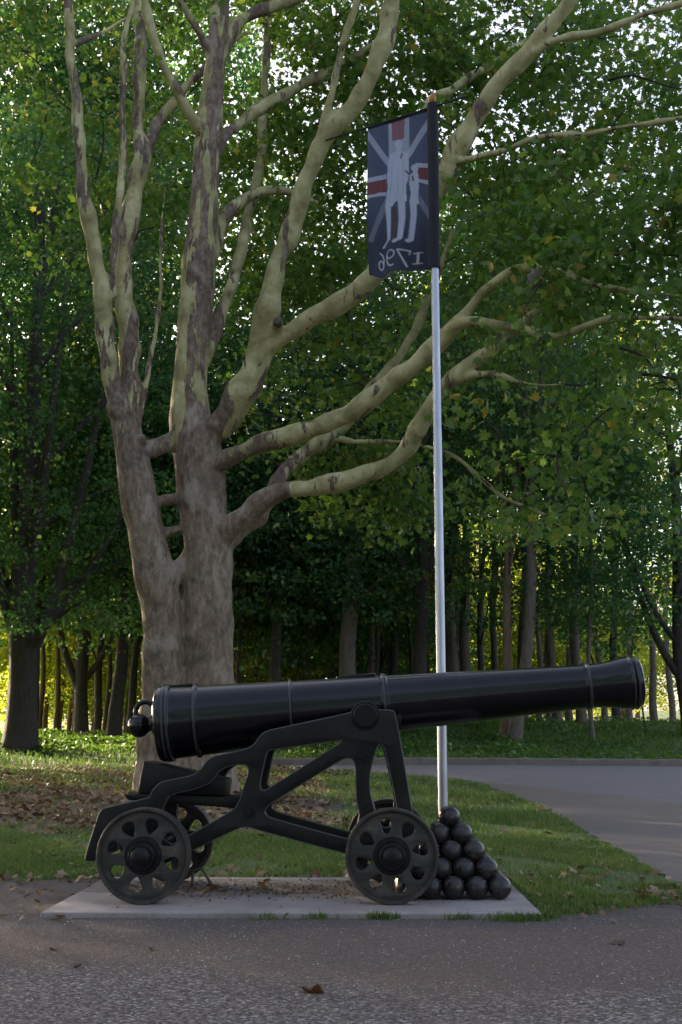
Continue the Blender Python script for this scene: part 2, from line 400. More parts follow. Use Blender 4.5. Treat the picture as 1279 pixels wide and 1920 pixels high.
SLAB_ROT = rad(-0.95)
ORG = np.array([-0.337, 8.14, 0.0])
cR, sR = math.cos(SLAB_ROT), math.sin(SLAB_ROT)
def w2l(p):
    d = np.asarray(p, float)-ORG; return np.array([d[0]*cR+d[1]*sR, -d[0]*sR+d[1]*cR, d[2]])
def l2w(p):
    return np.array([p[0]*cR-p[1]*sR, p[0]*sR+p[1]*cR, p[2]])+ORG
def CL(px, py, yl):
    """pixel -> point of the gun's own vertical plane y = yl, as (x, z)"""
    o = w2l(CAM); d = ray(px, py); dl = np.array([d[0]*cR+d[1]*sR, -d[0]*sR+d[1]*cR, d[2]])
    t = (yl-o[1])/dl[1]; q = o+dl*t; return q[0], q[2]

# lawn edge against the road, by ground points
edge_pts = np.array([[3.1, 6.6], [2.62, 8.7], [2.75, 10.1], [2.85, 12.2], [2.85, 15.5], [2.6, 19.0], [2.0, 23.0], [0.9, 27.0], [-1.2, 29.9], [-2.7, 31.0], [-2.9, 31.2]])
for i_, (px_, py_) in enumerate([(1279, 1668), (1180, 1606), (1100, 1562), (1020, 1517), (935, 1481), (860, 1463)]):
    q_ = G(px_, py_); edge_pts[i_+1] = q_[:2]
def road_edge_x(y):
    order = np.argsort(edge_pts[:, 1]); return np.interp(y, edge_pts[order, 1], edge_pts[order, 0])
def kerb_y(x): return 30.9 + 0.05*np.sin(x*.4) - 0.004*(x-2)**2*(x > 2)
def is_road(x, y):
    return (x > road_edge_x(y)) & (y < kerb_y(x)) & (y > 6.3)
def wob(x, y, a=1.0): return a*(np.sin(x*3.1+y*1.7)*.5+np.sin(x*7.3-y*2.9+1)*.3+np.sin(x*13.7+y*9.1)*.2)
def f_grass(x, y):
    lawn = sstep(8.95, 9.25, y+wob(x, y, .12)+.25*sstep(-4, -1.5, x)*0)
    left = sstep(-1.6, -2.2, x)
    near_right = sstep(2.0, 2.2, x+1.0)*sstep(7.55, 7.95, y+wob(x, y, .10)-.12*np.clip(x-1.6, 0, 2))
    m = np.maximum(lawn, near_right*(x > 1.2))
    m = m*(1-.75*sstep(13.2, 15, y+wob(x*.4, y*.4, 1.2))*(1-sstep(19, 22, y))*sstep(.6, -.3, x))
    return np.where((y > 31.3), 1.0, m)
def f_litter(x, y):
    a = sstep(12.4, 15.5, y+wob(x*.5, y*.5, .9))*(1-sstep(30, 36, y))*sstep(.4, -.8, x+wob(x, y*.5, .3))
    b_ = .55*np.exp(-((x-2.2)/.5)**2-((y-8.1)/.28)**2)
    c_ = .5*np.exp(-((x+.1)/.55)**2-((y-14.)/1.6)**2)
    d_ = .42*np.exp(-((y-9.12)/.16)**2)
    return np.clip(a*.8+b_+c_+d_, 0, 1)
xs = np.unique(np.r_[np.linspace(-140, -16, 30), np.linspace(-16, -5, 23), np.linspace(-5, 5, 101), np.linspace(5, 18, 27), np.linspace(18, 140, 30)])
ys = np.unique(np.r_[np.linspace(-60, 3, 12), np.linspace(3, 14, 111), np.linspace(14, 56, 106), np.linspace(56, 140, 43), np.linspace(140, 420, 10)])
gme = grid_mesh('ground', xs, ys, lambda x, y: g(x, y)-0.0, {'grass': f_grass, 'litter': f_litter}); smooth(gme)
tag(link('ground', gme, M_ground), kind='structure')
def gravel_far(x): return 6.75+.10*np.sin(x*1.3)+.08*np.sin(x*4.1+1)+.3*sstep(-1.8, -2.6, x)*1.4
gx = np.linspace(-9, 9, 181); gy = np.linspace(-3, 8.2, 113)
gm_ = grid_mesh('gravel_path', gx, gy, lambda x, y: g(x, y)+.005+.004*np.sin(x*2.3+y)*np.sin(y*3.1)*0, {'dust': lambda x, y: sstep(4.2, 6.2, y+.35*np.sin(x*1.1)+.1*np.sin(x*3.7))}, keep=lambda x, y: y < gravel_far(x)+.1*np.sin(x*9)*np.sin(x*5))
smooth(gm_); tag(link('path', gm_, M_gravel), kind='structure')
# road: rows between the lawn edge and the kerb
rows = np.unique(np.r_[np.linspace(6.4, 14, 50), np.linspace(14, 30.6, 90)])
V_, Q_, S_ = [], [], []
nc = 70
for yv in rows:
    x0 = float(road_edge_x(yv))+.03*math.sin(yv*9)+.02*math.sin(yv*23); x1 = 45.0
    tt = np.linspace(0, 1, nc)**2.2
    xx = x0+(x1-x0)*tt
    for x_ in xx:
        y_ = min(yv, float(kerb_y(x_)))
        V_.append((x_, y_, float(g(x_, y_))+.010)); S_.append(1-sstep(1.2, 4.6, (x_-x0)*1.0+max(0, yv-16)*.30))
for i in range(len(rows)-1):
    for j in range(nc-1):
        a = i*nc+j; Q_.append((a, a+1, a+nc+1, a+nc))
rme = np_mesh('road', V_, Q_, {'shoulder': S_}); smooth(rme); tag(link('road', rme, M_road), kind='structure')
# kerb stones along the far side of the road
kb = bmesh.new(); kx = np.linspace(-2.8, 40, 110); prev = None
for x_ in kx:
    y_ = float(kerb_y(x_))+.0; z_ = float(g(x_, y_)); hgt = .15+.012*math.sin(x_*7)
    ring = [kb.verts.new(c) for c in ((x_, y_, z_-.1), (x_, y_+.01, z_+hgt), (x_, y_+.03, z_+hgt+.02), (x_, y_+.24, z_+hgt+.02), (x_, y_+.26, z_-.1))]
    if prev:
        for k in range(4): kb.faces.new((prev[k], ring[k], ring[k+1], prev[k+1]))
    prev = ring
bmesh.ops.recalc_face_normals(kb, faces=kb.faces[:])
tag(link('kerb', from_bm('kerb', kb), M_kerb), 'low stained stone kerb along the far side of the road', kind='structure')
# concrete slab
fl = w2l(G(74, 1722)); fr = w2l(G(1017, 1724)); yb = CL(600, 1645, .0)
def slab_back():
    for yl in np.arange(.3, 2.0, .01):
        x_, z_ = CL(640, 1645, yl)
        if z_ <= .03: return yl
    return 1.0
YB = slab_back()
sb = bmesh.new()
x0_, x1_, y0_, y1_ = fl[0], fr[0], (fl[1]+fr[1])/2, YB
bmesh.ops.create_cube(sb, size=1)
for v in sb.verts: v.co = Vector(((x0_+x1_)/2+v.co.x*(x1_-x0_), (y0_+y1_)/2+v.co.y*(y1_-y0_), -.035+v.co.z*.13))
bmesh.ops.bevel(sb, geom=sb.edges[:], offset=.008, segments=2, affect='EDGES', profile=.5)
bmesh.ops.subdivide_edges(sb, edges=[e for e in sb.edges if e.calc_length() > .5], cuts=110, use_grid_fill=False)
rs_ = np.random.default_rng(4); wr = {}
for v in sb.verts:
    key = (round(v.co.x, 2), v.co.y > (y0_+y1_)/2)
    if key not in wr: wr[key] = (rs_.normal()*.0016, max(0, rs_.normal()-1.9)*.012)
    a_, c_ = wr[key]; v.co.y += a_+(c_ if v.co.y < (y0_+y1_)/2 else -c_)
    if v.co.z > .02: v.co.z -= c_*.6
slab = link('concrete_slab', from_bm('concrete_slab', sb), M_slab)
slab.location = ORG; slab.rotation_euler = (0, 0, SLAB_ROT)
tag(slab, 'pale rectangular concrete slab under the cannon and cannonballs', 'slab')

# ------------------------------------------------------------------ the cannon
gun = empty('cannon', ORG, SLAB_ROT)
tag(gun, 'long black iron cannon on a four wheeled garrison carriage', 'cannon')
def curve_plate(name, outlines, yc, half, bev, material, parent, edge=False):
    cu = bpy.data.curves.new(name, 'CURVE'); cu.dimensions = '2D'; cu.fill_mode = 'BOTH'
    cu.extrude = half-bev; cu.bevel_depth = bev; cu.bevel_resolution = 1
    for pts in outlines:
        sp = cu.splines.new('POLY'); sp.points.add(len(pts)-1); sp.use_cyclic_u = True
        for q, (x, z) in zip(sp.points, pts): q.co = (x, z, 0, 1)
    o = bpy.data.objects.new('tmp', cu); COL.objects.link(o)
    bpy.context.view_layer.update()
    dg = bpy.context.evaluated_depsgraph_get()
    me = bpy.data.meshes.new_from_object(o.evaluated_get(dg)); bpy.data.objects.remove(o)
    me.transform(Matrix.Translation((0, yc, 0)) @ Matrix.Rotation(math.pi/2, 4, 'X'))
    b = bmesh.new(); b.from_mesh(me); bmesh.ops.remove_doubles(b, verts=b.verts[:], dist=1e-5)
    bmesh.ops.recalc_face_normals(b, faces=b.faces[:]); b.to_mesh(me); b.free()
    me.name = name; me.materials.clear(); me.materials.append(material)
    if edge:
        me.materials.append(M_edge)
        for p_ in me.polygons:
            p_.material_index = 1 if .25 < abs(p_.normal.y) < .96 else 0
    smooth(me); me.set_sharp_from_angle(angle=rad(35))
    return link(name, me, None, parent)
def chaikin(pts, it=2, keep_sharp=()):
    p = [np.array(q, float) for q in pts]
    for _ in range(it):
        o = []
        for a, b in zip(p, p[1:]+p[:1]):
            L = np.linalg.norm(b-a); t = min(.25, 5.0/max(L, 1e-6)) if _ == 0 else .25
            o += [a+(b-a)*t, b+(a-b)*t]
        p = o
    return p
YN = -.30      # near cheek
outer = [(158, 1614), (187, 1523), (195, 1516), (280, 1497), (287, 1481), (301, 1467), (361, 1455), (377, 1444), (388, 1427), (400, 1419),
         (464, 1405), (480, 1394), (489, 1378), (504, 1370), (660, 1337), (663, 1327), (673, 1320), (685, 1318), (697, 1320), (706, 1332), (740, 1332),
         (756, 1425), (772, 1520), (787, 1605), (765, 1628), (735, 1637), (705, 1625), (690, 1608), (649, 1600), (486, 1556), (468, 1549), (452, 1550),
         (411, 1569), (361, 1594), (310, 1618), (290, 1632), (266, 1638), (243, 1628), (228, 1600), (214, 1562), (198, 1575), (182, 1614)]
hA = [(711, 1392), (722, 1400), (746, 1512), (737, 1566), (718, 1566), (701, 1517), (693, 1487), (692, 1456), (697, 1431), (704, 1406)]
hB = [(644, 1421), (660, 1420), (667, 1433), (668, 1456), (669, 1500), (676, 1527), (668, 1572), (653, 1575), (504, 1534), (494, 1524), (498, 1514), (511, 1503)]
hC = [(505, 1405), (642, 1386), (640, 1393), (507, 1477), (494, 1485), (486, 1477), (489, 1456), (499, 1411)]
hD = [(317, 1490), (367, 1478), (397, 1466), (408, 1447), (426, 1436), (458, 1431), (467, 1438), (466, 1452), (458, 1475), (453, 1494), (442, 1517), (380, 1553), (322, 1586), (302, 1570), (304, 1516)]
def cheek(yc):
    ou = []
    for poly in (outer, hA, hB, hC, hD):
        c = chaikin(poly, 2)
        # traced on the outer face of the near cheek, same timber pattern for both cheeks
        ou.append([CL(q[0], q[1], YN-.035) for q in c])
    return curve_plate('carriage_cheek', ou, yc, .035, .0055, M_carr, gun, True)
ck1 = cheek(YN); ck2 = cheek(-YN)
# bolt bosses on both cheeks
for s in (-1, 1):
    ck = ck1 if s < 0 else ck2
    for (px, py, r) in ((680, 1418, .030), (467, 1523, .030)):
        x_, z_ = CL(px, py, YN-.035)
        M = Matrix.Translation((x_, s*(.335), z_)) @ Matrix.Rotation(math.pi/2*s, 4, 'Z')
        b = MB(); b.lathe([(-.002, r*1.35), (.010, r*1.3), (.010, r), (.022, r*.9), (.022, r*.5), (.045, r*.45), (.048, 0)], M, 24)
        b.build('bolt', M_carr, ck)
# axles, transoms, hub bosses
XA, ZA = CL(268, 1605, -.62); XB, ZB = CL(735, 1605, -.62)
ZA = ZB = (ZA+ZB)/2
for xa in (XA, XB):
    b = MB(); b.box((xa, 0, ZA), (.12, .56, .12), None, .012)
    b.lathe([(-.66, .036), (.66, .036)], Matrix.Translation((xa, 0, ZA)) @ Matrix.Rotation(math.pi/2, 4, 'Z'), 24)
    b.build('axle', M_carr, gun)
for (px, py, sx, sz) in ((467, 1524, .05, .05), (680, 1420, .05, .05), (745, 1350, .05, .07)):
    x_, z_ = CL(px, py, YN); b = MB(); b.box((x_-.0, 0, z_), (sx, .54, sz), None, .006); b.build('transom', M_carr, gun)
# rear step plate closing the tail
# wheels
WR = ZA-.03
def wheel(xc, s, yc, spin):
    root = empty('wheel', (xc, yc, ZA)); root.parent = gun
    circ = [(WR*.93*math.cos(2*math.pi*i/64), WR*.93*math.sin(2*math.pi*i/64)) for i in range(64)]
    outl = [circ]
    for k in range(8):
        a0 = spin+2*math.pi*k/8; pts = []
        for t in np.linspace(0, 2*math.pi, 24, endpoint=False):
            u = math.cos(t)*.058*WR/.3; v = math.sin(t)*.045*WR/.3*(1+.22*math.cos(t))
            r_ = WR*.62+u; a_ = a0+v/(WR*.62)
            pts.append((r_*math.cos(a_), r_*math.sin(a_)))
        outl.append(pts)
    disc = curve_plate('wheel_disc', outl, s*.012, .020, .007, M_wheel, root)
    M = Matrix.Rotation(math.pi/2*s, 4, 'Z')     # lathe axis -> outward
    b = MB(); b.lathe([(-.065, WR*.90), (-.065, WR*.985), (-.060, WR), (.050, WR), (.056, WR*.99), (.056, WR*.95), (.050, WR*.925), (.030, WR*.90), (.02, WR*.87), (-.01, WR*.87), (-.03, WR*.90), (-.065, WR*.90)], M, 96, False)
    b.build('wheel_rim', M_wheel, root)
    b = MB(); b.lathe([(-.05, .03), (-.05, .115), (-.012, .115), (.014, .125), (.038, .108), (.040, .088), (.10, .080), (.106, .074), (.106, .03)], M, 48)
    b.build('wheel_hub', M_carr, root)
    b = MB(); b.lathe([(.10, 0), (.10, .062), (.135, .060), (.150, .056), (.158, .046), (.166, .03), (.168, 0)], M, 40)
    b.build('axle_cap', M_carr, root)
    return root
GA = .585
for s in (-1, 1):
    wheel(XA, s*1.0, s*GA, rad(22.5+8)); wheel(XB, s*1.0, s*GA, rad(22.5-10))
# barrel
bx0, bz0 = CL(300, 1357, 0); bx1, bz1 = CL(1190, 1279, 0)
ax = Vector((bx1-bx0, 0, bz1-bz0)); Lb = ax.length; axn = ax.normalized(); px_m = Lb/math.hypot(890, 78)
Mb = Matrix.Translation((bx0, 0, bz0)) @ Matrix.Rotation(-math.atan2(axn.z, axn.x), 4, 'Y')
def A(px): return (px-300)/math.cos(rad(5.0))*px_m
prof_px = [(293, 0), (293, 20), (291, 30), (293, 52), (296, 62), (299, 69), (304, 71.5), (311, 72), (314, 70), (316, 72.5), (321, 72.5), (324, 71), (326, 68.5), (330, 67.5),
           (345, 67.2), (366, 66.3), (368, 69), (375, 69), (377, 66), (430, 64), (500, 61.5), (546, 60), (548, 62.2), (551, 62.2), (553, 59), (640, 56.5), (715, 54.5), (717, 57), (722, 58), (727, 57), (729, 54),
           (735, 53), (850, 49.5), (980, 44.8), (1094, 41.2), (1096, 44), (1101, 44.5), (1104, 43.5), (1106, 41.2), (1125, 42), (1145, 44.5), (1162, 48), (1172, 49.5), (1176, 49.5), (1178, 51), (1183, 51), (1185, 48), (1188, 50), (1192, 49.5), (1194, 46.5), (1198, 45.5), (1200, 42), (1200, 22)]
rs = px_m*.985
b = MB()
prof = [(A(x), r*rs) for x, r in prof_px]
prof += [(A(1200)-.0, 20*rs), (A(1120), 19.5*rs), (A(1110), 0)]
b.lathe(prof, Mb, 96)
# cascabel neck and knob
zl = -2*rs
b.lathe([(A(297), 34*rs), (A(291), 20*rs), (A(286), 13*rs), (A(281), 12*rs), (A(277), 15*rs), (A(274), 18*rs), (A(270), 21*rs), (A(262), 23*rs), (A(254), 21.5*rs), (A(247), 17*rs), (A(242), 10*rs), (A(240), 0)], Mb, 40)
# vent patch
b.box(Mb @ Vector((A(672), 0, 57.0*rs)), (.26, .05, .022), Mb.to_3x3(), .006)
b.box(Mb @ Vector((A(345), 0, 68*rs)), (.15, .06, .018), Mb.to_3x3(), .006)
barrel = b.build('barrel', M_barrel, gun, 28)
for xa_, xb_, r_ in ((312, 315.5, 73.6), (320, 323, 73.2), (369.5, 373.5, 70.0), (547, 549.5, 63.2), (719, 723, 58.9), (1098.5, 1102.5, 45.4), (1179, 1181.5, 52.0), (1187, 1190, 50.8)):
    b = MB(); t_ = 3.0
    b.lathe([(A(xa_-1.5), (r_-t_)*rs), (A(xa_), r_*rs), (A(xb_), r_*rs), (A(xb_+1.5), (r_-t_)*rs)], Mb, 96); b.build('reinforce_ring', M_band, barrel, 60)
b = MB()
rx, rz_ = CL(272, 1334, 0); b.torus(Matrix.Translation((rx, 0, rz_)), .062, .017); b.build('cascabel_ring', M_barrel, gun)
tx, tz = CL(685, 1342, -.33)
for s in (-1, 1):
    b = MB(); b.lathe([(.12, .088), (.345, .078), (.352, .070), (.352, 0)], Matrix.Translation((tx, 0, tz)) @ Matrix.Rotation(math.pi/2*s, 4, 'Z'), 40)
    b.build('trunnion', M_carr, gun)
    b = MB(); b.torus(Matrix.Translation((tx, s*.335, tz)), .084, .0075, 48, 8); b.build('trunnion_strap', M_carr, gun)
# stool bed and quoin
bx_a, bz_a = CL(230, 1489, -.2); bx_b, bz_b = CL(470, 1515, -.2)
sx_, sz_ = CL(238, 1499, -.2); ex_, ez_ = CL(470, 1494, -.2)
def prism_xz(pts, y0, y1, bev=.006):
    bm = bmesh.new(); a = [bm.verts.new((x, y0, z)) for x, z in pts]; c = [bm.verts.new((x, y1, z)) for x, z in pts]
    bm.faces.new(a); bm.faces.new(c[::-1]); n = len(pts)
    for i in range(n): bm.faces.new((a[i], c[i], c[(i+1) % n], a[(i+1) % n]))
    bmesh.ops.recalc_face_normals(bm, faces=bm.faces[:])
    if bev: bmesh.ops.bevel(bm, geom=bm.edges[:], offset=bev, segments=2, affect='EDGES', profile=.5)
    return bm
b = MB(); b.add(prism_xz([CL(q[0], q[1], -.2) for q in ((231, 1489), (300, 1489), (470, 1497), (462, 1517), (300, 1505), (240, 1500))], -.2, .2)); b.build('stool_bed', M_carr, gun)
b = MB(); b.add(prism_xz([CL(q[0], q[1], -.19) for q in ((269, 1427), (424, 1462), (420, 1491), (258, 1488))], -.19, .19)); b.build('quoin', M_carr, gun)
# iron chock bars by the far rear wheel
b = MB()
def bar(bb, p, q, r):
    p = Vector(p); q = Vector(q); d = (q-p); M = Matrix.Translation(p) @ d.to_track_quat('X', 'Z').to_matrix().to_4x4()
    bb.lathe([(0, r), (d.length, r)], M, 10)
c1 = CL(378, 1628, .44); c2 = CL(397, 1668, .30); c3 = CL(362, 1638, .44); c4 = CL(360, 1668, .30)
bar(b, (c1[0], .44, c1[1]), (c2[0], .30, .035), .009); bar(b, (c3[0], .44, c3[1]), (c4[0], .30, .035), .011); bar(b, (c3[0]-.06, .44, c3[1]), (c1[0]+.01, .44, c1[1]), .010)
b.build('wheel_chock', M_wheel, gun)

# ------------------------------------------------------------------ cannonballs
bd = .1425; br = bd/2
pile_l = w2l(P(936, 1666, 7.80)); xr = pile_l[0]; yf = -.36
bmb = bmesh.new(); bmesh.ops.create_uvsphere(bmb, u_segments=36, v_segments=20, radius=br)
bme = from_bm('cannonball', bmb); bme.materials.append(M_ball); smooth(bme)
LAY = ['bottom layer', 'second layer', 'third layer', 'fourth layer', 'top']
ORD = ['first', 'second', 'third', 'fourth', 'fifth']
rngb = np.random.default_rng(5)
for k in range(5):
    n_ = 5-k
    for r_ in range(n_):
        for c_ in range(n_):
            if not (r_ <= 1 or c_ == 0 or c_ == n_-1): continue
            x_ = xr-(4-c_)*bd-k*bd/2+k*0 - (0) + 0
            x_ = xr - (n_-1-c_)*bd - k*bd/2
            y_ = yf+r_*bd+k*bd/2; z_ = .03+br+k*bd*.7071
            o = bpy.data.objects.new('cannonball', bme); COL.objects.link(o)
            o.location = l2w((x_, y_, z_)); o.rotation_euler = rngb.uniform(0, 6, 3)
            if k == 4: lab = 'single black cannonball crowning the top of the pyramid pile'
            else:
                fr_ = 'front row' if r_ == 0 else ORD[r_]+' row back'
                cc = 'rightmost' if c_ == n_-1 else ORD[n_-1-c_]+' from the right'
                lab = f'black cannonball in the {LAY[k]} of the pile, {fr_}, {cc}'
            tag(o, lab, 'cannonball', 'cannonballs stacked in a pyramid')

# ------------------------------------------------------------------ flagpole and banner
PD = 9.55
pb = P(830, 1540, PD); ptop = P(812, 200, PD); pole_x = (pb[0]+ptop[0])/2
pole = empty('flagpole', (pole_x, PD, 0)); tag(pole, 'tall silver steel flagpole behind the cannonball pile', 'flagpole')
b = MB(); Mz = Matrix.Rotation(-math.pi/2, 4, 'Y')
ht = ptop[2]
b.lathe([(-.1, .037), (ht*.55, .035), (ht*.551, .0335), (ht-.02, .030), (ht, .028), (ht, 0)], Mz, 32); b.build('pole', M_steel, pole)
b = MB(); b.lathe([(-.05, .07), (.012, .07), (.02, .045), (.05, .040)], Mz, 32); b.build('base_collar', M_steel, pole)
b = MB(); b.lathe([(ht-.01, .0), (ht-.01, .034), (ht+.02, .034), (ht+.03, .014), (ht+.05, .028), (ht+.075, .034), (ht+.10, .026), (ht+.115, .012), (ht+.15, 0)], Mz, 20); b.build('finial', M_brass, pole)
# crossbar and banner
p_l = P(690, 234, PD*1.035); p_r = P(806, 207, PD)
zb = (p_l[2]+p_r[2])/2
dirh = np.array([p_l[0]-p_r[0], p_l[1]-p_r[1], 0]); Wb = np.linalg.norm(dirh); dirh /= Wb
ban = empty('banner', (p_r[0], p_r[1], zb)); tag(ban, 'dark blue cloth banner with pale figures and 1796 hanging from the flagpole', 'banner')
def bloc(p): return tuple(np.asarray(p, float)-np.array([p_r[0], p_r[1], zb]))
b = MB()
e1 = np.array([p_r[0], p_r[1], zb])+dirh*(Wb*1.72); e2 = np.array([p_r[0], p_r[1], zb])-dirh*(Wb*.55)
bar(b, bloc(e1-np.array([0, 0, .0])), bloc(e2), .0085); b.build('crossbar', M_black, ban)
hb = P(690, 520, PD*1.035); Hb_l = zb-hb[2]; hb2 = P(806, 503, PD); Hb_r = zb-hb2[2]
b = MB(); sl_b = P(816, 503, PD)[2]
for _ in (0,):
    b.lathe([(sl_b-zb, .047), (sl_b-zb+.3, .045), (-.3, .047), (.035, .045)], Matrix.Translation(bloc((pole_x, PD, zb))) @ Mz, 28)
b.build('pole_sleeve', M_black, ban)

def banner_cols(U, Vv):
    X = 225+U*525; yt = 385-135*U; yb_ = 1715-55*U; Y = yt+Vv*(yb_-yt)
    col = np.empty(U.shape+(3,)); col[:] = np.array([70, 80, 102])/255.
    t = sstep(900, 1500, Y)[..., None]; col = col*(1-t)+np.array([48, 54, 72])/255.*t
    pale = np.array([158, 167, 188])/255.; red = np.array([104, 60, 66])/255.; pink = np.array([116, 84, 96])/255.
    def seg(a, c):
        a = np.array(a, float); c = np.array(c, float); d = c-a; L2 = (d**2).sum()
        tt = np.clip(((X-a[0])*d[0]+(Y-a[1])*d[1])/L2, 0, 1)
        return np.hypot(X-a[0]-tt*d[0], Y-a[1]-tt*d[1]), tt
    def put(mask, c, a=1.0):
        m = (np.clip(mask, 0, 1)*a)[..., None]; col[:] = col*(1-m)+c*m
    def stroke(pts, w, c, a=1.0, w2=None):
        d = np.full(U.shape, 1e9)
        for i, (p, q) in enumerate(zip(pts, pts[1:])):
            dd, tt = seg(p, q); d = np.minimum(d, dd-(w if w2 is None else w+(w2-w)*((i+tt)/(len(pts)-1))))
        put(.5-d/8, c, a)
    def poly(pts, c, a=1.0):
        ins = np.zeros(U.shape, bool); n = len(pts)
        for i in range(n):
            x1, y1 = pts[i]; x2, y2 = pts[(i+1) % n]
            cnd = ((y1 > Y) != (y2 > Y)) & (X < (x2-x1)*(Y-y1)/(y2-y1+1e-9)+x1); ins ^= cnd
        put(ins.astype(float), c, a)
    # diagonal bands
    stroke([(215, 440), (400, 720)], 24, pale, .75); stroke([(765, 330), (570, 660)], 24, pale, .75)
    stroke([(400, 1020), (255, 1400)], 22, pale, .38); stroke([(620, 1000), (760, 1290)], 22, pale, .38)
    # upright and level bars of the cross
    poly([(400, 250), (580, 230), (575, 900), (400, 900)], pale, .75); poly([(425, 250), (542, 240), (535, 505), (430, 520)], pink)
    poly([(215, 860), (380, 820), (380, 1005), (215, 1040)], pale, .9); poly([(215, 900), (380, 862), (380, 975), (215, 1012)], red)
    poly([(620, 735), (770, 740), (770, 935), (620, 895)], pale, .9); poly([(645, 775), (770, 775), (770, 890), (640, 875)], red)
    # tall pale figure and a smaller one beside it
    def disc(cx, cy, rx, ry, c): put((1-np.hypot((X-cx)/rx, (Y-cy)/ry))*8+.5, c)
    disc(484, 556, 30, 42, pale); poly([(470, 585), (500, 585), (505, 615), (558, 640), (572, 720), (566, 860), (548, 940), (556, 1075), (505, 1050), (462, 1062), (430, 1110), (374, 1080), (392, 940), (385, 850), (396, 700), (412, 638), (464, 615)], pale)
    disc(612, 776, 22, 30, pale); poly([(604, 800), (622, 800), (626, 818), (646, 836), (648, 930), (638, 1010), (640, 1095), (572, 1090), (584, 1000), (576, 930), (578, 838), (600, 818)], pale)
    stroke([(430, 700), (425, 900), (405, 1060)], 3, np.array([112, 120, 142])/255., .6); stroke([(520, 700), (528, 900), (520, 1040)], 3, np.array([112, 120, 142])/255., .6); stroke([(476, 760), (470, 1040)], 2, np.array([112, 120, 142])/255., .6)
    stroke([(395, 1090), (405, 1250), (410, 1390)], 24, pale, 1, 16); stroke([(412, 1385), (360, 1455)], 9, pale)
    stroke([(508, 1040), (518, 1220), (505, 1390)], 34, pale, 1, 24); stroke([(500, 1400), (455, 1418)], 16, pale)
    stroke([(600, 1060), (602, 1180), (580, 1400)], 26, pale, 1, 18); stroke([(580, 1405), (560, 1418)], 16, pale)
    stroke([(452, 1140), (452, 1300), (445, 1385)], 26, np.array([70, 58, 66])/255., 1, 14)
    stroke([(512, 640), (503, 675)], 6, np.array([88, 55, 70])/255.)
    stroke([(545, 800), (570, 826)], 6, np.array([72, 50, 72])/255.); stroke([(600, 850), (603, 885)], 6, np.array([72, 50, 72])/255.); stroke([(570, 850), (563, 1010)], 3, np.array([80, 88, 110])/255., .7)
    pass
    # 1796, seen from behind
    ink = np.array([170, 172, 182])/255.
    stroke([(596, 1527), (650, 1516)], 5, ink); stroke([(624, 1522), (618, 1612)], 8, ink); stroke([(590, 1616), (645, 1612)], 5, ink)
    stroke([(575, 1508), (485, 1500)], 7, ink); stroke([(490, 1503), (530, 1580), (556, 1642)], 7, ink); stroke([(575, 1508), (568, 1540)], 4, ink)
    def ell(cx, cy, rx, ry, a0, a1): return [(cx+rx*math.cos(rad(a)), cy-ry*math.sin(rad(a))) for a in np.linspace(a0, a1, 18)]
    stroke(ell(428, 1528, 34, 36, 0, 360), 6, ink); stroke([(394, 1530), (396, 1575), (412, 1612), (440, 1634), (458, 1628)], 6, ink)
    stroke(ell(340, 1603, 20, 36, 0, 360), 6, ink); stroke([(360, 1603), (364, 1560), (352, 1520), (332, 1504)], 6, ink)
    # seams
    stroke([(738, 250), (738, 1700)], 3, np.array([40, 46, 60])/255., .7)
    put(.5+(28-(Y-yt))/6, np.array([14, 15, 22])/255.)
    return col
NU, NV = 110, 260
U_, VV = np.meshgrid(np.linspace(0, 1, NU), np.linspace(0, 1, NV))
D_ = dirh*Wb
nrm = np.array([-dirh[1], dirh[0], 0])
H_ = Hb_l+(Hb_r-Hb_l)*U_
wv = .024*np.sin(U_*10+VV*2.5)*(.15+VV)+.055*np.sin(U_*5.5+1.0-VV*1.5)*VV**1.5+.004*np.sin(U_*31+VV*3)*(.3+VV)
sag = .02*np.sin((1-U_)*math.pi*2.2)*VV**3 + .012*np.cos(U_*14)*VV**4
pos = (1-U_)[..., None]*D_ + np.stack([wv*nrm[0], wv*nrm[1], -H_*VV+sag], -1)
V = pos.reshape(-1, 3)
i = np.arange(NV-1)[:, None]*NU; j = np.arange(NU-1)[None]
Q = np.stack([i+j, i+NU+j, i+NU+j+1, i+j+1], -1).reshape(-1, 4)
cme = np_mesh('cloth', V, Q); smooth(cme)
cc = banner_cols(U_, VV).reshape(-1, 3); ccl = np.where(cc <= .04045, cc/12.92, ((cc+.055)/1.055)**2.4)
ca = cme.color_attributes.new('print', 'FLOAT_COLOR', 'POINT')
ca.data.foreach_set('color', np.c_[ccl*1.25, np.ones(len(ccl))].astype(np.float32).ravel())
M_ban, n_, b_ = mat('printed_banner_cloth'); at_ = attr(n_, 'print')
fine_ = noise(n_, 1.0, 5, .7, mapping(n_, objco(n_), (40, 40, 3)))
cb = mix(n_, .5, at_.outputs['Color'], ramp(n_, fine_, [(.3, (.6, .6, .6)), (.7, (1, 1, 1))]), 'MULTIPLY')
n_.links.new(cb, b_.inputs['Base Color']); b_.inputs['Roughness'].default_value = .8
t_ = n_.nodes.new('ShaderNodeBsdfTranslucent'); n_.links.new(cb, t_.inputs['Color']); mx_ = n_.nodes.new('ShaderNodeMixShader'); mx_.inputs[0].default_value = .35
n_.links.new(b_.outputs[0], mx_.inputs[1]); n_.links.new(t_.outputs[0], mx_.inputs[2]); n_.links.new(mx_.outputs[0], n_.nodes['Material Output'].inputs[0])
link('cloth', cme, M_ban, ban)

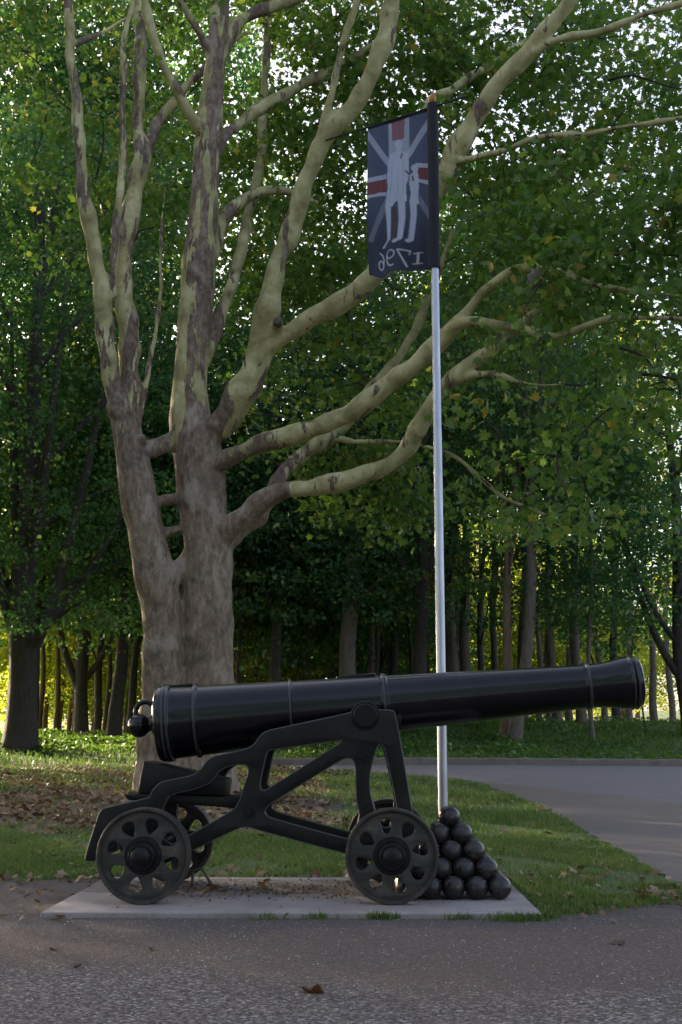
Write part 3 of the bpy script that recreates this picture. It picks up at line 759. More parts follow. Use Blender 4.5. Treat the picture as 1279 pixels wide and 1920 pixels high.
# ------------------------------------------------------------------ the big sycamore
SY = 21.0
RS = np.random.default_rng(11)
limbs = []; limb_px = []
def limb(pts, d0=0.0, d1=0.0, n=12, lump=.04):
    """pts: (px, py, radius px) traced; d0..d1 depth behind (+) the trunk's own distance"""
    m = len(pts); P3, R3 = [], []
    if limb_px and n < 16:
        q_ = np.vstack(limb_px); dd_ = np.hypot(q_[:, 0]-pts[0][0], q_[:, 1]-pts[0][1]); sel = dd_ < dd_.min()+6
        d0 = float(q_[sel, 2][0])
    fine_ = []
    for i, (a_, b__) in enumerate(zip(pts, pts[1:])):
        for t_ in np.linspace(0, 1, 8): fine_.append((a_[0]+(b__[0]-a_[0])*t_, a_[1]+(b__[1]-a_[1])*t_, d0+(d1-d0)*(i+t_)/(m-1)))
    limb_px.append(np.array(fine_))
    for i, (px, py, r) in enumerate(pts):
        Y = SY+d0+(d1-d0)*i/(m-1)
        p = P(px, py, Y); P3.append(p); R3.append(r*zc(p)/F)
    limbs.append((np.array(P3), np.array(R3), n, lump))
gb = float(g(-3.0, SY))
limb([(386, 1500, 66), (389, 1420, 52), (391, 1300, 46), (391, 1180, 48), (392, 1110, 49), (390, 1040, 47), (384, 985, 46), (378, 920, 46), (370, 850, 47), (358, 790, 42), (355, 730, 34), (360, 660, 31),
      (367, 580, 31), (373, 500, 32), (380, 430, 29), (386, 340, 25), (392, 250, 25), (400, 150, 20), (408, 70, 19), (412, 0, 19), (416, -120, 17), (425, -300, 14)], 0, .3, 20, .035)
limb([(310, 1505, 64), (305, 1420, 46), (304, 1300, 39), (303, 1200, 38), (298, 1120, 38), (284, 1050, 37), (272, 990, 34), (258, 920, 35), (246, 850, 33), (236, 800, 28), (222, 740, 22)], -.1, -.3, 18, .035)
limb([(338, 1490, 40), (343, 1360, 26), (343, 1240, 22), (338, 1150, 22), (330, 1100, 16)], .25, .25, 12, .02)
limb([(300, 1140, 30), (318, 1095, 22), (334, 1062, 17), (352, 1035, 15), (372, 1010, 14)], -.1, .1, 12)
limb([(240, 830, 26), (222, 760, 18), (207, 700, 17), (198, 600, 17), (181, 500, 16), (165, 400, 15), (152, 300, 12), (143, 200, 10), (134, 100, 9), (128, 0, 9), (118, -150, 7)], -.3, -1.5, 12)
limb([(240, 850, 26), (242, 790, 22), (246, 720, 21), (240, 640, 20), (233, 560, 17), (234, 480, 17), (242, 410, 18), (255, 340, 19), (268, 285, 16), (262, 240, 12), (260, 150, 12), (262, 60, 12), (264, 0, 12), (268, -150, 10)], -.3, .5, 12)
limb([(268, 290, 15), (288, 255, 10), (305, 220, 10), (335, 180, 9), (362, 150, 8), (400, 110, 7), (460, 60, 5)], .2, 1.2, 10)
limb([(214, 560, 9), (211, 500, 8), (222, 400, 8), (231, 310, 8), (228, 220, 7), (232, 150, 7), (232, 95, 7), (240, 40, 6), (248, 0, 6), (252, -100, 5)], -.3, -1.2, 9)
limb([(258, 800, 9), (270, 740, 7), (280, 680, 6), (292, 620, 5), (302, 550, 5), (301, 480, 4), (304, 410, 3.5), (312, 350, 3)], .2, 1.4, 8)
limb([(142, 82, 6), (165, 72, 6), (200, 58, 5), (245, 30, 4)], -1.2, -.8, 8)
limb([(376, 880, 20), (398, 822, 24), (440, 762, 27), (472, 700, 27), (492, 625, 24), (510, 545, 20), (537, 450, 18), (560, 380, 17), (580, 320, 17), (606, 268, 17), (650, 215, 17), (690, 150, 17), (718, 80, 17), (738, 0, 16), (760, -110, 14)], -.1, -2.4, 14)
limb([(583, 320, 13), (600, 260, 10), (616, 200, 8), (633, 130, 8), (650, 60, 7.5), (668, 0, 7), (690, -90, 6)], -1.9, -2.6, 9)
limb([(500, 650, 20), (530, 632, 17), (575, 605, 19), (630, 570, 20), (690, 530, 20), (745, 470, 20), (795, 395, 21), (838, 320, 21), (870, 255, 20), (910, 195, 18), (955, 135, 17), (1005, 80, 16), (1058, 15, 15), (1100, -60, 13)], -1.2, -3.6, 14)
limb([(950, 140, 12), (990, 105, 9), (1040, 78, 8), (1130, 58, 8), (1200, 30, 8), (1279, 4, 7), (1380, -30, 6)], -3.1, -4.2, 9)
limb([(690, 530, 10), (760, 330, 9), (800, 200, 9), (850, 165, 9), (900, 135, 8), (960, 95, 8), (1010, 60, 7), (1060, 20, 6)], -.6, .8, 9)
limb([(850, 308, 7), (880, 298, 6), (940, 283, 6.5), (1000, 262, 7), (1050, 253, 7), (1100, 252, 7), (1170, 238, 6.5), (1279, 222, 6), (1380, 205, 5)], -2.9, -4.6, 9)
limb([(370, 892, 22), (412, 864, 17), (480, 840, 18), (550, 815, 18), (620, 788, 18), (690, 752, 18), (750, 708, 19), (805, 660, 18), (845, 615, 15), (880, 575, 11), (930, 530, 9), (975, 505, 9), (1030, 505, 8), (1100, 528, 7), (1190, 546, 6), (1279, 556, 6), (1370, 560, 5)], -.1, -4.4, 12)
limb([(815, 648, 13), (850, 612, 12), (885, 604, 11), (930, 610, 9), (990, 620, 9), (1045, 627, 8), (1100, 610, 7), (1160, 596, 7), (1279, 600, 6), (1370, 606, 5)], -3.0, -5.0, 10)
limb([(392, 1040, 30), (436, 984, 23), (490, 938, 18), (560, 918, 18), (630, 907, 18), (700, 880, 17), (755, 850, 16), (785, 805, 15), (810, 760, 15), (845, 715, 15), (890, 672, 14), (935, 640, 13), (975, 610, 12), (1002, 585, 10), (1040, 540, 7), (1100, 470, 5)], -.1, -3.6, 12)
limb([(800, 780, 9), (835, 735, 8), (870, 706, 8), (920, 700, 7), (965, 712, 6), (1010, 722, 4), (1060, 722, 3)], -2.4, -3.4, 8)
limb([(420, 1020, 18), (450, 995, 17), (485, 968, 17), (515, 925, 16), (540, 880, 15), (575, 843, 14), (615, 818, 14), (645, 800, 12), (690, 740, 10), (725, 695, 9), (765, 640, 9), (795, 580, 8), (820, 520, 7), (850, 430, 5)], .2, 2.2, 10)
limb([(620, 820, 9), (660, 828, 6), (700, 827, 5), (760, 830, 4), (840, 850, 5), (900, 895, 5), (950, 935, 5), (1010, 960, 4), (1060, 985, 3)], 1.2, -1.5, 8)
limb([(388, 520, 17), (402, 450, 17), (420, 405, 16), (455, 377, 12), (500, 360, 10), (545, 362, 8), (600, 380, 5)], .3, 1.3, 10)
limb([(400, 285, 16), (428, 248, 11), (470, 215, 12), (530, 180, 12), (600, 145, 11), (660, 110, 9), (740, 60, 7)], .3, 1.8, 10)
limb([(388, 262, 14), (374, 238, 11), (350, 205, 10), (320, 150, 9.5), (295, 90, 9), (275, 20, 9), (268, -60, 8)], -.2, -1.2, 10)
limb([(402, 110, 12), (378, 70, 8), (355, 35, 8), (335, -10, 7), (320, -80, 6)], .0, -.6, 9)
limb([(408, 120, 14), (428, 70, 13), (455, 38, 12), (500, 15, 12), (560, -5, 11), (640, -40, 9)], .2, 1.2, 10)
limb([(385, 680, 12), (405, 625, 13), (425, 560, 12), (445, 490, 12), (466, 415, 11), (484, 320, 10), (494, 220, 9), (497, 130, 8), (502, 50, 7), (510, -50, 6)], .6, 2.6, 9)
limb([(262, 850, 14), (285, 840, 16), (312, 828, 18), (345, 818, 20)], -.2, .1, 10)
limb([(275, 950, 11), (300, 942, 10), (335, 940, 12), (370, 940, 14)], .2, .2, 9)
limb([(270, 1010, 11), (305, 1000, 10), (345, 990, 14), (375, 985, 16)], .3, .2, 9)
# stub ends, lost-limb scars
limb([(508, 645, 14), (517, 618, 12), (520, 600, 9)], -1.05, -1.2, 9)
limb([(256, 850, 16), (265, 828, 10), (266, 815, 7)], -.35, -.5, 8)

ty = Tubes(); tpts = []
for P3, R3, n_s, lump in limbs:
    pr, rr_ = catmull(P3, R3, 7)
    s_ = np.cumsum(np.r_[0, np.linalg.norm(np.diff(pr, axis=0), axis=1)]); thin = R3.max() < .40
    if thin:
        e_ = np.minimum(1, s_/.5)*np.clip(rr_*.24, .008, .028)
        for ax_ in range(3):
            f1, f2, f3 = RS.uniform(0, 6, 3); pr[:, ax_] += e_*(np.sin(s_*2.3+f1)*.8+np.sin(s_*5.1+f2)*.5+np.sin(s_*9.7+f3)*.25)
        rr_ = rr_*(1+.09*np.sin(s_*3.7+RS.uniform(0, 6))+.06*np.sin(s_*8.9+RS.uniform(0, 6)))
        for kn in range(int(s_[-1]/1.3)):
            c_ = RS.uniform(.4, s_[-1]); rr_ = rr_*(1+RS.uniform(.06, .20)*np.exp(-((s_-c_)/.09)**2))
    p = ty.add(pr, rr_, n_s, 2, lump*1.4, RS); tpts.append(np.c_[pr, rr_])
raw = ty.mesh('trunk')
otmp = bpy.data.objects.new('tmp', raw); COL.objects.link(otmp)
md = otmp.modifiers.new('r', 'REMESH'); md.mode = 'VOXEL'; md.voxel_size = .034
ms = otmp.modifiers.new('s', 'SMOOTH'); ms.factor = .6; ms.iterations = 5
bpy.context.view_layer.update()
tme = bpy.data.meshes.new_from_object(otmp.evaluated_get(bpy.context.evaluated_depsgraph_get()))
bpy.data.objects.remove(otmp)
tme.name = 'trunk'; tme.materials.clear(); tme.materials.append(M_syc)
nv = len(tme.vertices); co = np.empty(nv*3, np.float32); tme.vertices.foreach_get('co', co); co = co.reshape(-1, 3)
no = np.empty(nv*3, np.float32); tme.vertices.foreach_get('normal', no); no = no.reshape(-1, 3)
lum = (np.sin(co[:, 0]*5+co[:, 2]*2.1)*np.sin(co[:, 2]*3.3+co[:, 1]*4)+.6*np.sin(co[:, 0]*11+co[:, 2]*5)*np.sin(co[:, 1]*9+co[:, 2]*7))
lowm = 1-sstep(3.4, 7.6, co[:, 2]+.35*np.sin(co[:, 0]*6)+.2*np.sin(co[:, 2]*5+co[:, 0]*9))
xr_ = np.abs(co[:, 0]+2.65)
lowm = lowm*(1-sstep(.9, 1.9, co[:, 0]+2.3)*.95)
main_ = np.exp(-((co[:, 0]+2.5-.02*(co[:, 2]-6))/.42)**2)*sstep(5, 7, co[:, 2])
co = co+no*(lum*(.006+.020*lowm))[:, None]
tme.vertices.foreach_set('co', co.ravel()); 
at = tme.attributes.new('low', 'FLOAT', 'POINT'); at.data.foreach_set('value', (lowm*.40+main_*.125+.075*sstep(-3.1, -3.7, co[:, 0])-.030*(1-lowm)).astype(np.float32))
smooth(tme); tme.update()
syc = empty('sycamore_tree', (0, 0, 0)); tag(syc, 'large twin trunked sycamore with mottled pale bark and wide spreading limbs', 'tree')
link('trunk', tme, None, syc)

# leaves
def rand_rot_leaves(C, size, rng, up=.6, shape='lobed'):
    N = len(C)
    nz = rng.normal(size=(N, 3)); nz[:, 2] = nz[:, 2]*.5+up*1.6; nz /= np.linalg.norm(nz, axis=1)[:, None]
    t = rng.normal(size=(N, 3)); t -= (t*nz).sum(1)[:, None]*nz; t /= np.linalg.norm(t, axis=1)[:, None]
    bt = np.cross(nz, t)
    if shape == 'lobed':
        base = np.array([(0, -.5, 0), (.22, -.30, .02), (.55, -.22, -.06), (.30, .02, .03), (.42, .32, -.03), (.14, .22, .03), (0, .62, -.08), (-.14, .22, .03), (-.42, .32, -.03), (-.30, .02, .03), (-.55, -.22, -.06), (-.22, -.30, .02)])
        tris = np.array([(0, 1, 11), (1, 2, 3), (1, 3, 9), (1, 9, 11), (9, 10, 11), (3, 4, 5), (3, 5, 7), (3, 7, 9), (7, 8, 9), (5, 6, 7)])
    elif shape == 'mid':
        base = np.array([(0, -.5, 0), (.42, -.08, -.06), (.22, .2, 0), (0, .6, -.1), (-.22, .2, 0), (-.42, -.08, -.06)])
        tris = np.array([(0, 1, 2), (0, 2, 4), (0, 4, 5), (2, 3, 4)])
    else:
        base = np.array([(0, -.55, 0), (.34, 0, .07), (0, .55, 0), (-.34, 0, .07)]); tris = np.array([(0, 1, 2), (0, 2, 3)])
    s = (size*rng.uniform(.6, 1.25, N))[:, None, None]
    V = C[:, None]+s*(base[None, :, 0:1]*bt[:, None]+base[None, :, 1:2]*t[:, None]+base[None, :, 2:3]*nz[:, None])
    k = len(base); T = (np.arange(N)[:, None, None]*k+tris[None]).reshape(-1, 3)
    return V.reshape(-1, 3), T, k
def clump_leaves(centers, per, sp, rng):
    """leaf positions: several flat sprays per clump"""
    n = len(centers); c = np.repeat(centers, per, 0)
    sp = np.asarray(sp)
    if sp.ndim == 1: s = sp[None]
    else: s = np.repeat(sp, per, 0)
    return c+rng.normal(size=c.shape)*s

# where the canopy hangs in front of the sky: (px range, py range, depth offset range, clusters)
def samp(x0, x1, y0, y1, d0, d1, n, holes=()):
    out = []
    while len(out) < n:
        px = RS.uniform(x0, x1); py = RS.uniform(y0, y1)
        if any(((px-h[0])/h[2])**2+((py-h[1])/h[3])**2 < 1 for h in holes): continue
        out.append(P(px, py, SY+RS.uniform(d0, d1)))
    return out
HO = [(470, 110, 50, 80), (450, 30, 25, 30), (770, 180, 35, 22), (915, 35, 35, 25), (1150, 40, 40, 18), (1225, 60, 30, 25), (555, 95, 25, 20),
      (1050, 690, 70, 50), (960, 800, 60, 60), (1250, 700, 50, 50)]
cl = []
cl += samp(420, 1400, -260, 60, -1, 4, 125, HO)
cl += samp(430, 860, 0, 260, .8, 4.5, 150, HO)
cl += samp(800, 1400, 20, 320, -2.5, 4.5, 175, HO)
cl += samp(420, 720, 240, 560, 1.0, 4.5, 90, HO)
cl += samp(820, 1400, 300, 560, -4.5, 3.5, 165, HO)
cl += samp(800, 1400, 540, 760, -5.0, 2.5, 66, HO)
cl += samp(860, 1400, 740, 1020, -4.5, 1.5, 28, HO)
cl += samp(430, 800, 540, 860, 1.2, 4.2, 55, HO)
cl += samp(-120, 420, -260, 120, -1.2, 4, 84, HO)
cl += samp(40, 420, 100, 520, 1.5, 4.2, 45, HO)
cl += samp(560, 800, 860, 1010, 1.2, 3, 25, HO)
cl = np.array(cl)
# the limbs stay clear of leaves on the near side, as they do in the open middle of the crown
LP = np.vstack([t[:, :4] for t in tpts]); LP = LP[LP[:, 3] > .06]
def proj(p):
    p = np.asarray(p); q = p[:, 1]*CP+(p[:, 2]-CAM[2])*SP; vv_ = (p[:, 2]-CAM[2])*CP-p[:, 1]*SP
    return np.stack([639.5+F*p[:, 0]/q, 960-F*vv_/q], 1)
pl_, pc_ = proj(LP[:, :3]), proj(cl)
dpx = np.sqrt(((pc_[:, None]-pl_[None])**2).sum(-1)); near_ = dpx.argmin(1)
bad = (dpx.min(1) < 38) & (cl[:, 1] < LP[near_, 1]+.4) & (pc_[:, 0] < 1000) & (RS.uniform(0, 1, len(cl)) < .86)
cl = cl[~bad]
# twigs: join every cluster to the nearest wood already there
nodes = np.vstack([t[::2, :3] for t in tpts]); nodes = nodes[nodes[:, 2] > 3.2]
d0 = np.sqrt(((cl[:, None]-nodes[None])**2).sum(-1)).min(1); order = np.argsort(d0)
tw = Tubes(); node_list = nodes.copy()
for ii in order:
    c = cl[ii]; dd = ((node_list-c)**2).sum(1); a = node_list[dd.argmin()]; L = math.sqrt(dd.min())
    m1 = a+(c-a)*.35+np.array([0, 0, .10*L])+RS.normal(size=3)*.07*L; m2 = a+(c-a)*.7+np.array([0, 0, .07*L])+RS.normal(size=3)*.07*L
    r0 = .010+.012*min(L, 1.6)
    p = tw.add([a, m1, m2, c], [r0, r0*.75, r0*.5, .005], 4, 2)
    node_list = np.vstack([node_list, p[1:]])
twm = tw.mesh('twigs'); link('twigs', twm, M_bark_dark, syc)
LC = clump_leaves(cl, 54, (.34, .34, .17), RS)
V, T, k = rand_rot_leaves(LC, .150, RS, .55, 'lobed')
vv = np.repeat(np.clip(RS.beta(2, 2.2, len(LC))+np.repeat(RS.normal(size=len(cl))*.12, 54), 0, 1), k)
lm = np_mesh('crown', V, T, {'v': vv}); link('crown', lm, M_leafA, syc)

# nest high in the right hand limbs
q = P(1003, 524, SY-4.0)
b = bmesh.new(); bmesh.ops.create_uvsphere(b, u_segments=20, v_segments=14, radius=1)
for v in b.verts:
    v.co = Vector((v.co.x*.115*(1-.12*v.co.z), v.co.y*.115, v.co.z*.15)); v.co += v.co.normalized()*.012*math.sin(v.co.z*60+v.co.x*20)
nm = from_bm('wasp_nest', b); smooth(nm); no_ = link('wasp_nest', nm, M_nest); no_.location = q
tag(no_, 'grey papery nest hanging under a right hand limb of the sycamore', 'nest')

# ------------------------------------------------------------------ the wood behind
def make_crown(seed, R, z0, z1, ncl, per, size, flat=.15, sp=.50):
    rng = np.random.default_rng(seed)
    z = rng.uniform(0, 1, ncl)**.9
    prof = np.sqrt(np.clip(1-((z-.42)/.60)**2, .05, 1))
    rr = R*prof*np.sqrt(rng.uniform(.12, 1, ncl)); a = rng.uniform(0, 6.283, ncl)
    lob = 1+.18*np.sin(a*3+seed)+.12*np.sin(a*5+z*9)
    C = np.stack([rr*lob*np.cos(a), rr*lob*np.sin(a), z0+(z1-z0)*z-.12*rr], 1)
    s = np.stack([sp*rng.uniform(.6, 1.3, ncl)]*2+[flat*rng.uniform(.7, 1.6, ncl)], 1)
    L = clump_leaves(C, per, s, rng)
    # boughs droop outward
    V, T, k = rand_rot_leaves(L, size, rng, .5, 'mid')
    v = np.repeat(np.clip(rng.beta(2, 2.6, len(L))+np.repeat(rng.normal(size=ncl)*.22, per), 0, 1), k)
    return np_mesh('crown', V, T, {'v': v}), C
CROWNS = {}
for nm_, a in dict(tall0=(1, 3.4, 4.5, 17, 230, 48, .17), tall1=(2, 3.0, 5.5, 18, 210, 48, .17), tall2=(3, 3.8, 4.0, 15, 240, 48, .17),
                   low0=(4, 2.6, 2.0, 9, 210, 60, .15), low1=(5, 2.2, 1.2, 6.5, 170, 60, .15), big=(6, 5.6, 3.6, 21, 660, 48, .16)).items():
    CROWNS[nm_] = make_crown(*a)
CM = {}
def crown_mesh(kind, m):
    if (kind, m.name) not in CM:
        me = CROWNS[kind][0].copy(); me.materials.clear(); me.materials.append(m); CM[(kind, m.name)] = me
    return CM[(kind, m.name)]
TR = np.random.default_rng(77)
def wood_trunk(path, rpx_scale, name='trunk'):
    pass
def bg_tree(name, label, Y, px, rpx, lean=0.0, crown='tall0', cm=M_leafB, bm_=M_bark_dark, height=15.0, fork=None, scale=1.0, group=None, extra=(), crown_z=0.0, bend=.15, boughs=8):
    """one tree: tapering trunk, boughs reaching into the crown, crown"""
    x = ground_x(px, Y); z0 = float(g(x, Y)); q = Y*CP; r = rpx*q/F
    root = empty(name, (x, Y, z0)); tag(root, label, 'tree', group)
    t = Tubes(); H = height
    zs = np.array([-.3, .0, .35, 1.2, 3, 5.5, 8.5, H]); k = TR.uniform(-1, 1, 2)
    pts = [(lean*max(zz, 0)/10+bend*math.sin(zz*.5+k[0]*3)*min(1, max(zz, 0)/3), bend*.6*math.sin(zz*.4+k[1]*3)*min(1, max(zz, 0)/3), zz) for zz in zs]
    rr = [r*1.55, r*1.35, r*1.12, r, r*.92, r*.8, r*.6, r*.2]
    pp = t.add(pts, rr, 10, 5, .05, TR)
    for f_ in (fork or ()):
        h0, dx, dy, h1, fr_ = f_     # fork start height, sideways reach, depth reach, top, radius factor
        ix = np.abs(pp[:, 2]-h0).argmin(); a = pp[ix]
        t.add([a, a+np.array([dx*.35, dy*.3, (h1-h0)*.22]), a+np.array([dx*.7, dy*.7, (h1-h0)*.58]), a+np.array([dx, dy, h1-h0])], [r*fr_, r*fr_*.85, r*fr_*.6, r*fr_*.2], 8, 5, .04, TR)
    C = CROWNS[crown][1]*scale
    for c in C[TR.choice(len(C), boughs, replace=False)]:
        h0 = max(2.5, min(H*.85, c[2]*.72)); ix = np.abs(pp[:, 2]-h0).argmin(); a = pp[ix]
        c = c+np.array([lean, 0, crown_z]); rb = r*.28
        t.add([a, a+(c-a)*.45+np.array([0, 0, .25]), c], [rb, rb*.6, rb*.15], 5, 4, 0)
    link('trunk', t.mesh('trunk'), bm_, root)
    cr = link('crown', crown_mesh(crown, cm), None, root)
    cr.location = (lean*.9, 0, crown_z); cr.rotation_euler = (0, 0, TR.uniform(0, 6.28)); cr.scale = (scale, scale, scale*TR.uniform(.92, 1.08))
    return root
# --- trees the photo singles out
bg_tree('shade_tree', 'massive dark trunked tree at the far left edge of the lawn', 38.0, 36, 30, 0.0, 'big', M_leafB, M_bark_dark, 19, crown_z=.3,
        fork=[(2.6, 2.3, .3, 13, .52), (3.0, -2.2, .2, 12, .5), (4.3, 1.1, -.8, 15, .45), (5.2, -1.0, .5, 15, .4), (3.4, 3.4, 1.0, 9, .3)], boughs=16)
bg_tree('forked_tree', 'dark tree forking low, just right of the massive left trunk', 50, 152, 13, .1, 'tall0', M_leafB, M_bark_mid, 13, fork=[(1.9, -1.9, .2, 8.5, .7), (2.1, 2.2, 0, 7, .55)])
bg_tree('woodland_tree', 'straight dark trunk with a pale spot, left of the sycamore', 44, 214, 13, .15, 'tall1', M_leafB, M_bark_dark, 16)
bg_tree('woodland_tree', 'slim dark trunk leaning right, close beside the sycamore foot', 50, 242, 8, .9, 'tall2', M_leafB, M_bark_mid, 14)
bg_tree('woodland_tree', 'dark slender forked trunk just right of the sycamore foot', 42, 520, 12, .0, 'tall2', M_leafB, M_bark_dark, 13, fork=[(4.0, -1.6, .3, 10, .6), (4.2, 1.5, .2, 12, .6)])
bg_tree('woodland_tree', 'thick shaded trunk rising above the middle of the cannon barrel', 41, 656, 18, .1, 'tall0', M_leafB, M_bark_mid, 15)
bg_tree('woodland_tree', 'thin shaded trunk close right of the thick middle trunk', 45, 692, 8, .1, 'tall1', M_leafB, M_bark_mid, 14)
bg_tree('woodland_tree', 'thin straight dark trunk above the carriage front leg', 47, 738, 9, .0, 'tall0', M_leafB, M_bark_dark, 16, crown_z=2.5)
bg_tree('forked_tree', 'dark forked tree directly left of the flagpole', 41, 788, 14, .1, 'tall2', M_leafB, M_bark_dark, 14, fork=[(4.6, -2.2, .3, 11, .6), (4.8, 1.3, .2, 13, .6)])
bg_tree('woodland_tree', 'straight brown trunk close right of the flagpole', 45, 846, 13, .25, 'tall1', M_leafB, M_bark_mid, 18, crown_z=3.5)
bg_tree('woodland_tree', 'slim brown trunk, second to the right of the flagpole', 47, 882, 11, -.2, 'tall0', M_leafB, M_bark_mid, 18, crown_z=4.0)
bg_tree('woodland_tree', 'thin dark trunk, third to the right of the flagpole', 49, 908, 6, .1, 'tall2', M_leafB, M_bark_dark, 16, crown_z=4.5)
bg_tree('leaning_tree', 'thin brown trunk leaning right, left one of the crossing pair', 38.5, 944, 9, .75, 'tall1', M_leafB, M_bark_red, 16, crown_z=4.0, scale=.8)
bg_tree('leaning_tree', 'stout brown trunk leaning right, right one of the crossing pair', 38, 966, 12, 1.05, 'tall1', M_leafB, M_bark_mid, 17, crown_z=4.5, scale=.8)
bg_tree('woodland_tree', 'brown trunk standing behind the barrel near its muzzle band', 49, 1046, 9, -.25, 'tall1', M_leafB, M_bark_mid, 17, crown_z=4.0)
bg_tree('woodland_tree', 'dark trunk rising above the muzzle band of the cannon', 45, 1092, 10, -.2, 'tall1', M_leafB, M_bark_mid, 17, crown_z=4.0)
bg_tree('sapling', 'thin sapling stem rooted in ivy below the muzzle', 39, 1112, 4.5, .05, 'low0', M_leafB, M_bark_mid, 9, boughs=5, crown_z=1.8)
bg_tree('small_tree', 'small many branched tree with low leaves behind the muzzle', 50, 1158, 8, .1, 'low0', M_leafB, M_bark_dark, 7, fork=[(1.0, 1.0, .2, 4, .5), (1.0, -1.1, .2, 3.6, .45), (.8, 1.7, 0, 2.4, .3)], crown_z=.6, scale=1.15)
bg_tree('woodland_tree', 'dark trunk with low sweeping boughs at the right edge', 40, 1296, 14, -.3, 'tall2', M_leafB, M_bark_dark, 14, fork=[(2.0, -1.8, .3, 7, .6), (3.0, -2.2, -.4, 8, .4)])
# leaning stake
x_ = ground_x(1213, 40); z_ = float(g(x_, 40)); q1 = P(1203, 1316, 40)
b = MB(); bar(b, (0, 0, -.1), (q1[0]-x_, 0, q1[2]-z_), .03); st = b.build('wooden_stake', M_bark_dark); st.location = (x_, 40, z_)
tag(st, 'thin leaning wooden stake on the grass bank past the muzzle', 'stake')
for (px, Y, rp, ln) in [(828, 52, 6, .2), (866, 55, 6, -.3), (925, 54, 7, .4), (985, 52, 7, .1), (1012, 57, 6, -.2), (1030, 50, 5, .5), (1068, 56, 7, .1), (1135, 54, 6, -.4), (1182, 58, 6, .2), (1228, 54, 7, -.2), (1262, 60, 6, .1), (898, 60, 5, .3), (955, 61, 5, -.1)]:
    bg_tree('slender_tree', 'tall slender bare stemmed tree in the thin wood right of the flagpole', Y, px, rp, ln, 'tall1', M_leafC if TR.random() < .4 else M_leafB, M_bark_mid, 19, scale=.75, group='slender trees of the thin wood right of the flagpole', boughs=5, crown_z=6.5+TR.uniform(-1, 1))
# --- the rest of the wood
GF = 'trees of the wood beyond the road'; LFAR = 'slender trunked woodland tree among many deep in the wood'
occ = []
def far_ok(x, y, dmin):
    for a, c in occ:
        if (a-x)**2+(c-y)**2 < dmin*dmin: return False
    occ.append((x, y)); return True
cnt = 0; tries = 0
while cnt < 12 and tries < 3000:
    tries += 1
    y = TR.uniform(47, 63); x = TR.uniform(-.36, .36)*y+TR.uniform(-2, 2)
    if not far_ok(x, y, 2.6): continue
    px = x/(y*CP)*F+639.5
    if 800 < px: continue
    if px < 330 and y > 55: continue
    kd = TR.choice(['tall0', 'tall1', 'tall2', 'low0'], p=[.3, .3, .25, .15])
    bg_tree('woodland_tree', LFAR, y, px, TR.uniform(.13, .26)*F/y, TR.uniform(-.4, .5), kd, TR.choice([M_leafB, M_leafC], p=[.6, .4]), TR.choice([M_bark_mid, M_bark_dark, M_bark_red]), TR.uniform(12, 16), scale=TR.uniform(.85, 1.15), group=GF, boughs=5,
            crown_z=TR.uniform(-.5, 1.5))
    cnt += 1
for (px, Y, hh) in [(-130, 46, 25), (60, 48, 25), (150, 54, 27), (285, 50, 25), (-20, 52, 26)]:
    bg_tree('tall_tree', 'very tall leafy tree rising behind the left half of the wood', Y, px, 9, TR.uniform(-.3, .3), 'big', M_leafB, M_bark_dark, hh, scale=1.5, group='very tall trees behind the left of the wood', boughs=12, crown_z=1.0)
# unseen trees added left of the view to shade the foreground from the sun
for (xx, Y) in [(-15, 12), (-19, 18), (-14.5, 24), (-21, 27), (-16, 33), (-24, 36), (-27, 22), (-31, 31), (-19, 42), (-29, 42)]:
    bg_tree('shade_tree', 'unseen broad tree added left of the lawn for shade', Y, xx/(Y*CP)*F+639.5, .24*F/Y, 0, 'big', M_leafB, M_bark_dark, 18, scale=1.05, group='unseen trees added left of the lawn for shade', boughs=8, crown_z=-.5)
for (xx, Y) in [(-22, -14), (-13, -19), (-4, -17), (5, -20), (14, -16), (23, -13), (-30, -4), (30, -3), (0, -28), (-10, -30), (11, -29)]:
    x_ = xx; root = bg_tree('park_tree', 'broad leafy tree in the row facing the cannon across the path', 20, 640, .26*F/20, 0, 'big', M_leafB, M_bark_dark, 17, scale=1.0, group='trees facing the cannon across the path', boughs=6, crown_z=-.5)
    root.location = (xx, Y, 0)
# understorey and hazel-like small trees low among the trunks
GU = 'leafy small trees under the wood'; LU = 'leafy small tree filling the gap between woodland trunks'
for (px, Y, kd, cz, sc) in [(330, 46, 'low0', 2.0, 1.1), (450, 43, 'low0', 1.6, 1.1), (585, 44, 'low1', 1.2, 1.2), (480, 48, 'low1', .3, 1.1), (620, 47, 'low0', 1.2, 1.2), (725, 50, 'low1', .5, 1.2), (700, 43, 'low0', 2.4, 1.1), (770, 46, 'low0', 2.6, 1.1),
                            (560, 52, 'low0', -.4, 1.2), (410, 52, 'low0', -.4, 1.2), (660, 55, 'low0', -.6, 1.2), (800, 56, 'low0', -.5, 1.1)]:
    bg_tree('small_tree', LU, Y, px, 4.5, TR.uniform(-.2, .2), kd, M_leafB if TR.random() < .6 else M_leafC, M_bark_dark, 6.5 if kd == 'low0' else 5, scale=sc, group=GU, boughs=5, crown_z=cz)
# sunlit far edge of the wood
GS = 'sunlit trees at the far edge of the wood'; LS = 'sunlit yellow green tree glowing at the far edge of the wood'
for i_ in range(1):
    Y = TR.uniform(92, 104); px = 420+i_*110+TR.uniform(-15, 15)
    bg_tree('edge_tree', LS, Y, px, TR.uniform(4, 6.5), TR.uniform(-.3, .3), TR.choice(['low0', 'tall2', 'tall0']), M_leafC, M_bark_red, 10, scale=TR.uniform(1.1, 1.45), group=GS, boughs=4, crown_z=TR.uniform(-1.5, .3))

